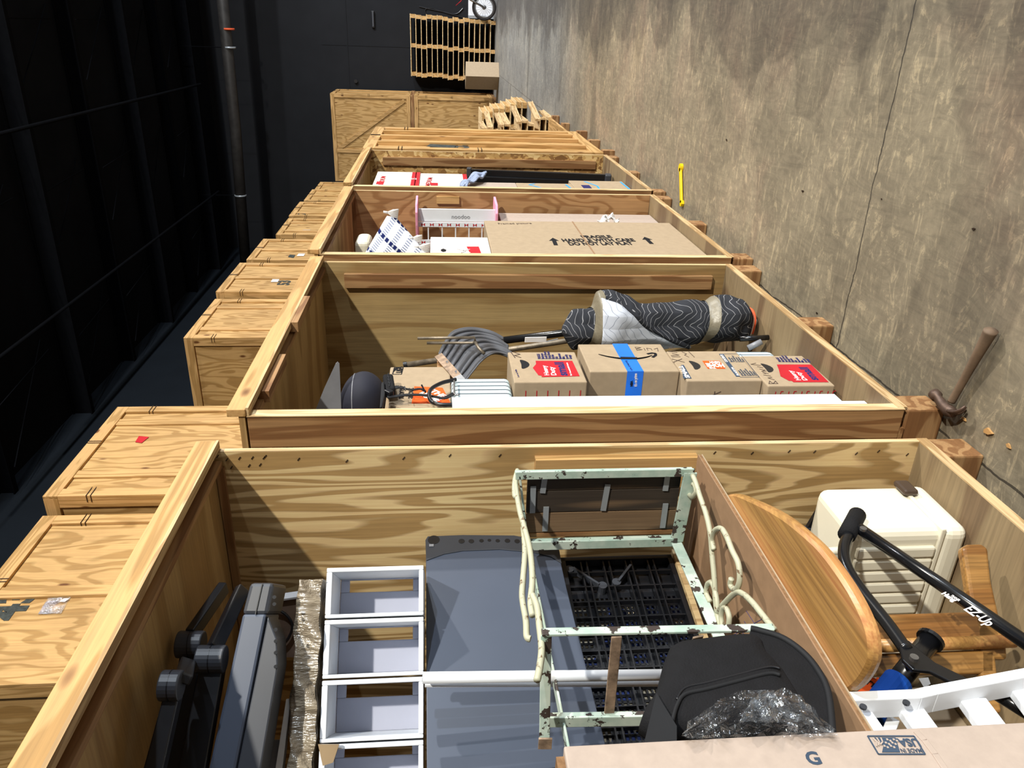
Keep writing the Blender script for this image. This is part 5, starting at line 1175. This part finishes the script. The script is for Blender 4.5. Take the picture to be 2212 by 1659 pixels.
# leaning translucent grey sheet
Xs = 2.32
gp_ = thing('grey_plastic_sheet', 'pointed grey plastic sheet leaning high in the second vault beside the roof', 'sheet', (Xs, 1.25, zh1))
MB().prism([at(x, y, X=Xs) for x, y in ((733, 786), (729, 782), (725, 786), (700, 840), (680, 890), (676, 960), (740, 960), (736, 850))], (0.004, 0, 0)).build('sheet', 'smoke_pl', gp_)
# snow shovel
sv = thing('snow_shovel', 'grey ribbed snow shovel with worn metal edge leaning among the tools', 'shovel', (2.8, 1.1, FL2))
farc = bez([at(x, y, X=X_) for x, y, X_ in ((947, 768, 2.60), (958, 745, 2.70), (975, 722, 2.82), (1002, 713, 2.88), (1030, 713, 2.92), (1060, 720, 2.92), (1085, 733, 2.92))], 6)
nearc = bez([at(x, y, X=X_) for x, y, X_ in ((1004, 832, 2.36), (1022, 808, 2.46), (1040, 786, 2.56), (1062, 770, 2.64), (1080, 768, 2.70), (1100, 774, 2.70), (1118, 787, 2.68))], 6)
m_ = len(farc)
def blade(u, v):
    s = u*(m_-1); k = min(m_-2, int(s)); f_ = s-k; p = farc[k].lerp(farc[k+1], f_).lerp(nearc[k].lerp(nearc[k+1], f_), v)
    t_ = (nearc[k]-farc[k]).normalized(); tn = (farc[k+1]-farc[k]).normalized(); nn = tn.cross(t_).normalized()
    r_ = max(0, math.cos(v*2*PI*3))**2; return p+nn*(0.010*r_)*(1 if nn.y < 0 else -1)
MB().grid(blade, 38, 97).build('blade', 'shovel', sv, smooth=True, solid=0.004)
for k in range(7):
    v_ = 0.06+k*0.147
    P = [farc[i].lerp(nearc[i], v_)+Vector((-.004, -.006, .002)) for i in range(m_)]
    MB().tube(P, [0.0015+0.0055*min(1, i/5, (m_-1-i)/5+.1) for i in range(m_)], 8).build('blade_rib', 'shovel', sv, smooth=True)
A, B = at(947, 768, X=2.59), at(1005, 833, X=2.35)
MB().bar(A, A.lerp(B, .72), 0.030, 0.007, (0, -1, .4)).build('wear_strip', 'rust', sv, label='rusty wear strip')
MB().bar(A.lerp(B, .72), B, 0.030, 0.0075, (0, -1, .4)).build('wear_strip', 'steel', sv, label='bare steel end of the wear strip')
h0, h1 = at(1075, 737, X=3.0), at(1235, 717, X=3.06)
hd2 = (h1-h0).normalized(); h2 = h1+hd2*((h1.z-FL2-.01)/-hd2.z)
MB().tube([h0, h2], 0.016, 12).build('handle', 'black_metal', sv, smooth=True)
MB().bar(at(1134, 734, X=2.99), at(1180, 733, X=3.005), 0.022, 0.004, (-1, 0, 0)).build('worn_label', 'white_print', sv, label='torn white label')
# steel pole
sp_ = thing('metal_pole', 'dull grey metal pole with black end cap leaning behind the shovel', 'pole', (2.9, 1.15, FL2))
p0, p1 = at(873, 789, X=3.10), at(1240, 734, X=3.18); dd = (p1-p0).normalized(); p2 = p0+dd*((p0.z-FL2-.02)/-dd.z)
MB().tube([p0, p2], 0.0125, 12).build('pole_tube', 'rod', sp_, smooth=True)
MB().tube([p0-dd*.004, p0+dd*.012], 0.015, 14).build('end_cap', 'black_pl', sp_)
MB().tube([at(1180, 738, X=2.94), at(1205, 732, X=2.96)], .002, 5).build('wire_tie', 'galv', sp_)
# forked rods
fk = thing('forked_rod', 'two rusty parallel prongs of a garden tool pointing up beside the shovel', 'garden tool', (2.75, 1.05, 1.0))
k0, k1 = at(902, 731, X=2.66), at(1025, 729, X=2.66); k2, k3 = at(922, 741, X=2.66), at(1020, 741, X=2.66)
MB().tube([k0, k1, at(1026, 738, X=2.66)], 0.0055, 8).build('prong', 'rod', fk, smooth=True)
MB().tube([k2, k3, at(1026, 738, X=2.66)], 0.0055, 8).build('prong', 'rod', fk, smooth=True)
e0 = at(1026, 738, X=2.66); MB().tube([e0, at(1034, 752, X=2.60), at(1046, 764, X=2.58)], 0.006, 8).build('shank', 'rod', fk, smooth=True)
# blanket roll
br = thing('blanket_roll', 'charcoal moving blanket roll bound with beige tape standing in the second vault', 'blanket', (2.92, 1.17, FL2))
Xc = 2.93
ctl = [(1213, 670, 752), (1235, 662, 757), (1262, 659, 757), (1282, 655, 756), (1296, 627, 756), (1330, 624, 756), (1360, 632, 756), (1395, 645, 754), (1450, 646, 750), (1500, 645, 748), (1545, 641, 745), (1575, 634, 743), (1605, 632, 740), (1630, 640, 738), (1652, 658, 730), (1662, 672, 715)]
Y0_ = 1.03
cz = []
for x, yt, yb_ in ctl:
    a = at(x, yt, X=Xc+.05); b = at(x, yb_, X=Xc-.03); cz.append((a.z, a.y, b.y))
cz.sort()
zs_ = [c[0] for c in cz]; zA, zB = FL2+.003, zs_[-1]
s0 = (zs_[0]); cz = [((c[0]-s0)/(zB-s0)*(zB-zA)+zA, c[1], c[2]) for c in cz]
def sec(z):
    for i in range(len(cz)-1):
        if z <= cz[i+1][0]+1e-9:
            f_ = (z-cz[i][0])/max(1e-6, cz[i+1][0]-cz[i][0]); f_ = f_*f_*(3-2*f_)
            return cz[i][1]*(1-f_)+cz[i+1][1]*f_, cz[i][2]*(1-f_)+cz[i+1][2]*f_
    return cz[-1][1], cz[-1][2]
TAPES = [zpx(1288, 700, X=2.84), zpx(1535, 700, X=2.84)]
def brs(u, v, off=0.0):
    z = zA+(zB-zA)*v; y0, y1 = sec(z); c = (y0+y1)/2; r = (y1-y0)/2
    e = min(1, (v/.05))**.5 if v < .05 else (min(1, ((1-v)/.05))**.5 if v > .95 else 1)
    e = max(e, 0.25); a = u*2*PI
    lump = 1+0.05*math.sin(3*a+z*14)+0.03*math.sin(5*a-z*23)+.02*math.sin(2*a+z*51)
    for tz in TAPES: lump -= 0.10*math.exp(-((z-tz)/.028)**2)
    rr_ = r*lump*e
    return Vector((Xc+(rr_+off)*math.cos(a)*0.98, c+(rr_+off)*math.sin(a), z))
mb = MB().grid(lambda u, v: brs(u, v), 72, 130, closed_u=True)
n_ = 72; nv_ = 130
mb.f.append(tuple(i*nv_ for i in range(n_))); mb.f.append(tuple(i*nv_+nv_-1 for i in reversed(range(n_))))
mb.build('quilted_body', 'blanket', br, smooth=True)
for tz in TAPES:
    def tpf(u, v, tz=tz):
        a = u*2*PI; zz = tz-.022+.044*v+0.025*math.sin(a+0.6); return brs(u, (zz-zA)/(zB-zA), .0035)
    MB().grid(tpf, 72, 8, closed_u=True).build('tape_band', 'tape_grey', br, smooth=True, label='beige packing tape band')
# exposed white lining (camera-side wedge): from the upper fold sweeping down
def lin(u, v):
    z = zpx(1302, 700, X=2.83)+(zpx(1505, 700, X=2.83)-zpx(1302, 700, X=2.83))*u
    a0 = -PI*0.60-PI*0.66*u; a1 = -PI*1.32
    a = a0+(a1-a0)*v; return brs(a/(2*PI), (z-zA)/(zB-zA), .006+.004*math.sin(v*9+u*7))
MB().grid(lin, 40, 24).build('white_lining', 'lining', br, smooth=True, solid=.004, label='exposed white quilted lining')
def fold(u, v):
    z = zpx(1310, 700, X=2.83)+(zpx(1500, 700, X=2.83)-zpx(1310, 700, X=2.83))*u
    a0 = -PI*0.60-PI*0.66*u; a = a0+.16-0.28*v
    return brs(a/(2*PI), (z-zA)/(zB-zA), .008+.012*math.sin(PI*v))
MB().grid(fold, 40, 8).build('folded_hem', 'blanket', br, smooth=True)
MB().tube(bez([brs(k/12.0-.6, .035, .004) for k in range(6)], 5), .008, 8).build('orange_binding', 'canvas', br, smooth=True, label='orange edge binding')
MB().grid(lambda u, v: brs(-.62+.28*u, .0+.05*v, .007), 20, 6).build('white_end', 'white_cloth', br, smooth=True)
# dark pole foot in front of the roll
dp = thing('black_tube', 'short black tube lying low between the blanket roll and the lowest box', 'tube', at(1610, 737, X=2.78))
MB().tube([at(1598, 732, X=2.77), at(1660, 729, X=2.77)], .011, 12).build('tube_body', 'black_metal', dp, smooth=True)
MB().tube([at(1616, 752, X=2.74), at(1645, 738, X=2.74)], .012, 12).build('tube_body', 'smoke_pl', dp, smooth=True)

# ================================================================ contents of the third vault
FL3 = 0.131
g3 = lambda x, y: at(x, y, Y=1.0)
xf_ = g3(1250, 479).x; xn_ = 3.52; zt3 = zpx(1056, 520, Y=1.0)
fb = boxc('cardboard_box', 'big upright carton printed fragile handle with care in the third vault', xn_, xf_, 1.0, 1.27, FL3+.001, zt3, 'card')
c = g3(1290, 516)
ptext(fb, g3, 'FRAGILE', (1259, 515), (1324, 514), (1257, 509), 'black_ink', .04)
ptext(fb, g3, 'HANDLE WITH CARE', (1217, 523), (1374, 522), (1214, 516), 'black_ink', .04)
ptext(fb, g3, 'DO NOT LAY FLAT', (1231, 530.5), (1370, 529.5), (1228, 523.5), 'black_ink', .04)
for xa_, ya_, xb_, yb_, wx in ((1201, 530, 1194, 514, 19), (1408, 527, 1392, 512, 19)):
    tail = g3(xa_, ya_); tip = g3(xb_, yb_); u_ = tip-tail; L_ = u_.length; u_.normalize(); s_ = Vector((0, 0, 1)); hw = abs(g3(xb_, yb_).z-g3(xb_+wx, yb_).z)/2
    MB().prism([tail-s_*hw*.45, tail+s_*hw*.45, tail+u_*L_*.6+s_*hw*.45, tail+u_*L_*.6+s_*hw*1.1, tip, tail+u_*L_*.6-s_*hw*1.1, tail+u_*L_*.6-s_*hw*.45][::1], (0, -.001, 0)).build('printed_arrow', 'black_ink', fb)
z_ = g3(1262, 516).z
MB().box(xn_, xf_, .9985, 1.0, z_-.004, z_+.004).build('box_seam', 'card_dark', fb)
ptext(fb, g3, 'Framed picture', (1078, 486), (1150, 485), (1077, 482), 'pencil', 0)
boxc('cardboard_box', 'second tall carton standing behind the big fragile carton', xf_+.02, 4.80, 1.05, 1.3, FL3+.001, 1.10, 'card_light')
# crumpled paper
def pap(u, v):
    p = at(1295+u*42, 478-14*math.sin(PI*u)*v, X=4.45+.05*v); return p+Vector((0.03*math.sin(u*11+v*7), .012*math.sin(u*17), .01*math.sin(v*9+u*13)))
pp = thing('crumpled_paper', 'crumpled cream paper sticking up behind the big fragile carton', 'paper', at(1315, 476, X=4.45))
MB().grid(pap, 18, 10).build('paper', 'white_cloth', pp, solid=.002)
md = boxc('cardboard_box', 'white topped carton with red print lying on the big fragile carton', xn_, 3.98, 1.0, 1.26, zt3+.002, zt3+.30, 'card_white')
md_z = zt3+.30
q = [at(x, y, Y=1.0) for x, y in ((1008, 533), (1034, 533), (1040, 549), (1016, 549))]; patch(q, 'red', md, name='red_print')
strokes([[(0, 0), (.03, .02), (.0, .04), (.03, .06)], [(.06, .0), (.04, .03), (.07, .06)]], .006, at(1015, 546, Y=.999), AF['rt'], AF['up'], 'white_print', md, 'print_outline')
q = g3(958, 541)+Vector((0, -.0008, 0)); MB().prism([q+Vector((.03*math.cos(k), 0, .014*math.sin(k))) for k in range(6)], (0, -.0006, 0)).build('hand_hole', 'black_pl', md)
# white and pink kids shelf
ks = thing('kids_shelf', 'white shelf rack with pink side panels and bow pattern rails', 'shelf', (4.6, 1.0, 1.14))
Xk = 4.62; kq = lambda x, y: at(x, y, X=Xk)
yk0, yk1 = kq(900, 440).y, kq(900, 532).y
zkT, zkB = kq(903, 470).z, kq(1070, 470).z
for z, nm in ((zkT, 't'), (zkB-.012, 'b')):
    mb = MB(); pts = [(Xk-.03, yk0-.005), (Xk+.17, yk0-.015), (Xk+.19, yk0+.02), (Xk+.19, yk1), (Xk-.01, yk1), (Xk-.05, yk0+.12), (Xk-.06, yk0+.04)]
    mb.prism([(a, b, z) for a, b in pts], (0, 0, .014)); mb.build('side_panel', 'pink', ks, bevel=.003, label='pink side panel')
MB().box(Xk, Xk+.012, kq(990, 452).y, kq(990, 479).y, zkB, zkT).build('back_panel', 'white_pl', ks, bevel=.002)
for ya, yb_ in ((480, 490), (518, 528)):
    MB().box(Xk-.012, Xk, kq(990, ya).y, kq(990, yb_).y, zkB, zkT).build('patterned_rail', 'white_pl', ks, bevel=.001)
    mb = MB()
    for k in range(9):
        z = zkT-.03-k*(zkT-zkB-.05)/8; y = kq(990, (ya+yb_)/2).y
        for s in (-1, 1):
            mb.prism([(Xk-.0128, y, z), (Xk-.0128, y-.010, z+s*.011), (Xk-.0128, y+.010, z+s*.011)], (-.0005, 0, 0))
    mb.build('bow_print', 'red', ks)
for x in (925, 955, 984, 1013, 1041):
    p = kq(x, 491); q = kq(x, 518); MB().bar((Xk-.004, p.y, p.z), (Xk-.004, q.y, p.z), .007, .007, (1, 0, 0)).build('spindle', 'white_pl', ks)
MB().box(Xk+.10, Xk+.112, kq(990, 489).y, kq(990, 493).y, zkB, zkT).build('rear_bar', 'white_pl', ks)
text('noodoo', 0.035, at(975, 472, X=Xk-.001), (0, 0, -1), (0, -1, 0), 'smoke_pl', ks)
# tasselled pillow
pw = thing('tasselled_pillow', 'white pillow with navy woven pattern and cream corner tassels', 'pillow', (3.9, 1.05, md_z))
Xp = 3.95; K = [at(x, y, X=Xp+d) for x, y, d in ((836, 466, .12), (783, 556, -.04), (930, 556, -.04), (856, 470, .12))]
def pil(u, v, s=1):
    e0 = K[0].lerp(K[1], v); e1 = K[3].lerp(K[2], v); p = e0.lerp(e1, u)
    h = (max(0, math.sin(PI*u))*max(0, math.sin(PI*v)))**.45*.05
    n2 = Vector((-.9, -.2, 0)); return p+n2*(h*s)
MB().grid(lambda u, v: pil(u, v, 1), 26, 26).grid(lambda u, v: pil(u, v, -1), 26, 26).build('pillow_cover', 'pillow', pw, smooth=True)
def tassel(px0, px1, Xt):
    a, b = at(*px0, X=Xt), at(*px1, X=Xt); d = (b-a); L = d.length; d.normalize(); sd = d.cross(Vector((1, 0, 0))).normalized()
    mb = MB(); mb.tube([a-d*L*.45, a], .006, 6)
    mb.build('tassel_cord', 'white_cloth', pw, smooth=True)
    mb = MB()
    for k in range(11):
        t_ = (k-5)/5; mb.tube([a, a+d*L*.5+sd*t_*L*.28+Vector((.01*math.sin(k*3), 0, 0)), b+sd*t_*L*.42], [.005, .007, .004], 6)
    mb.build('tassel', 'white_cloth', pw, smooth=True, label='cream tassel')
tassel((838, 459), (860, 462), Xp+.10); tassel((893, 514), (911, 516), Xp); tassel((905, 533), (928, 536), Xp-.02)
rl = thing('foam_roll', 'beige wrapped roll standing beside the tasselled pillow', 'roll', (3.75, 1.08, md_z))
a = at(778, 520, X=4.1)
MB().box(4.1, 4.28, a.y, a.y+.22, zpx(800, 530, X=4.1), zpx(766, 530, X=4.1)).build('roll_body', 'ivory', rl, bevel=.03, seg=4)

# ================================================================ contents of the fourth vault
FL4 = 0.121
g4 = lambda x, y: at(x, y, Y=1.0)
zz = [g4(804, 400).z, g4(906, 400).z, g4(1008, 402).z, g4(1118, 403).z, g4(1240, 404).z, g4(1378, 408).z]
xfa = [g4(850, 371).x, g4(955, 375).x, g4(1060, 394).x, g4(1180, 396).x, g4(1300, 391).x]
lbs = ['white carton with red bands, highest of the column in the strand board vault', 'white carton with red medium print, second from the roof in the strand board vault',
       'plain pale carton in the middle of the strand board vault column', 'brown carton with blue zigzag line, second lowest in the strand board vault', 'brown carton with blue lines, lowest in the strand board vault']
mats = ['card_white', 'card_white', 'card_light', 'card', 'card']
B4 = []
for i in range(5):
    z_top = min(zz[i], 1.99); z_bot = zz[i+1]+.002 if i < 4 else FL4+.001
    B4.append(boxc('cardboard_box', lbs[i], 5.08, xfa[i], 1.0, 1.35, z_bot, z_top, mats[i]))
def med(o, x, y):
    ptext(o, g4, 'MEDIUM', (x+2, y), (x+8, y-18), (x-9, y), 'red', .02)
med(B4[0], 826, 399); med(B4[1], 927, 402)
for o, x, y in ((B4[0], 812, 398), (B4[1], 930, 401)):
    q = g4(x, y)+Vector((0, -.0008, 0)); MB().box(q.x, q.x+.10, q.y-.0006, q.y, q.z-.05, q.z-.0).build('red_pill', 'red', o)
for xx in (893, 901): z_ = g4(xx, 390).z; MB().box(5.1, xfa[0]-.01, .9985, .9995, z_-.016, z_+.016).build('red_band', 'red', B4[0])
z_ = g4(1004, 390).z; MB().box(5.1, xfa[1]-.01, .9985, .9995, z_-.02, z_+.01).build('red_band', 'red', B4[1])
text('2.5', .05, (5.6, .998, g4(893, 390).z-.02), (1, 0, 0), (0, 0, 1), 'white_print', B4[0])
def bl(o, px):
    P = [g4(x, y)+Vector((0, -.001, 0)) for x, y in px]; mb = MB()
    for a, b in zip(P[:-1], P[1:]): mb.bar(a, b, .014, .0006, (0, 1, 0))
    mb.build('blue_line_print', 'blue_line', o)
bl(B4[3], [(1155, 397), (1143, 399), (1172, 407)]); bl(B4[3], [(1222, 399), (1234, 408)])
bl(B4[4], [(1262, 392), (1290, 402), (1296, 410)]); bl(B4[4], [(1340, 393), (1360, 409)])
q = g4(1270, 407); MB().box(q.x, q.x+.12, .999, .9996, q.z-.03, q.z+.03).build('stamp_print', 'navy', B4[4])
tb_ = thing('black_bar', 'long black metal beam leaning upright behind the boxes in the strand board vault', 'beam', (6.2, 1.0, FL4))
A, B = at(1010, 376, X=6.15), at(1322, 389, X=6.0); dd = (B-A).normalized()
B = A+dd*((A.z-FL4-.015)/-dd.z)
MB().bar(A, B, .085, .05, (1, 0, 0)).build('beam_body', 'black_metal', tb_, bevel=.004)
MB().bar(A+Vector((-.035, .03, 0)), B+Vector((-.035, .03, 0)), .05, .03, (1, 0, 0)).build('beam_flange', 'black_metal', tb_, bevel=.003)
MB().bar(A-dd*.005, A+dd*.03, .10, .06, (1, 0, 0)).build('end_bracket', 'dark_pl', tb_, bevel=.004); MB().bar(B-dd*.05, B, .09, .085, (1, 0, 0)).build('end_bracket', 'dark_pl', tb_, bevel=.01)
fc = thing('fleece_cloth', 'pale blue grey fleece cloth draped over the top of the black beam', 'cloth', at(1030, 380, X=5.9))
def fcl(u, v):
    top = at(1052-8*v, 370+9*v, Y=.955); low = at(993+16*v, 401+1*v, Y=.975); mid = at(1010+18*v, 376+11*v, Y=.955)
    p = top.lerp(mid, u).lerp(mid.lerp(low, u), u); return p+Vector((.02*math.sin(v*9+u*7), .01*math.sin(u*13), .008*math.sin(v*17+u*5)))
MB().grid(fcl, 26, 12).build('cloth', 'fleece', fc, smooth=True, solid=.012)
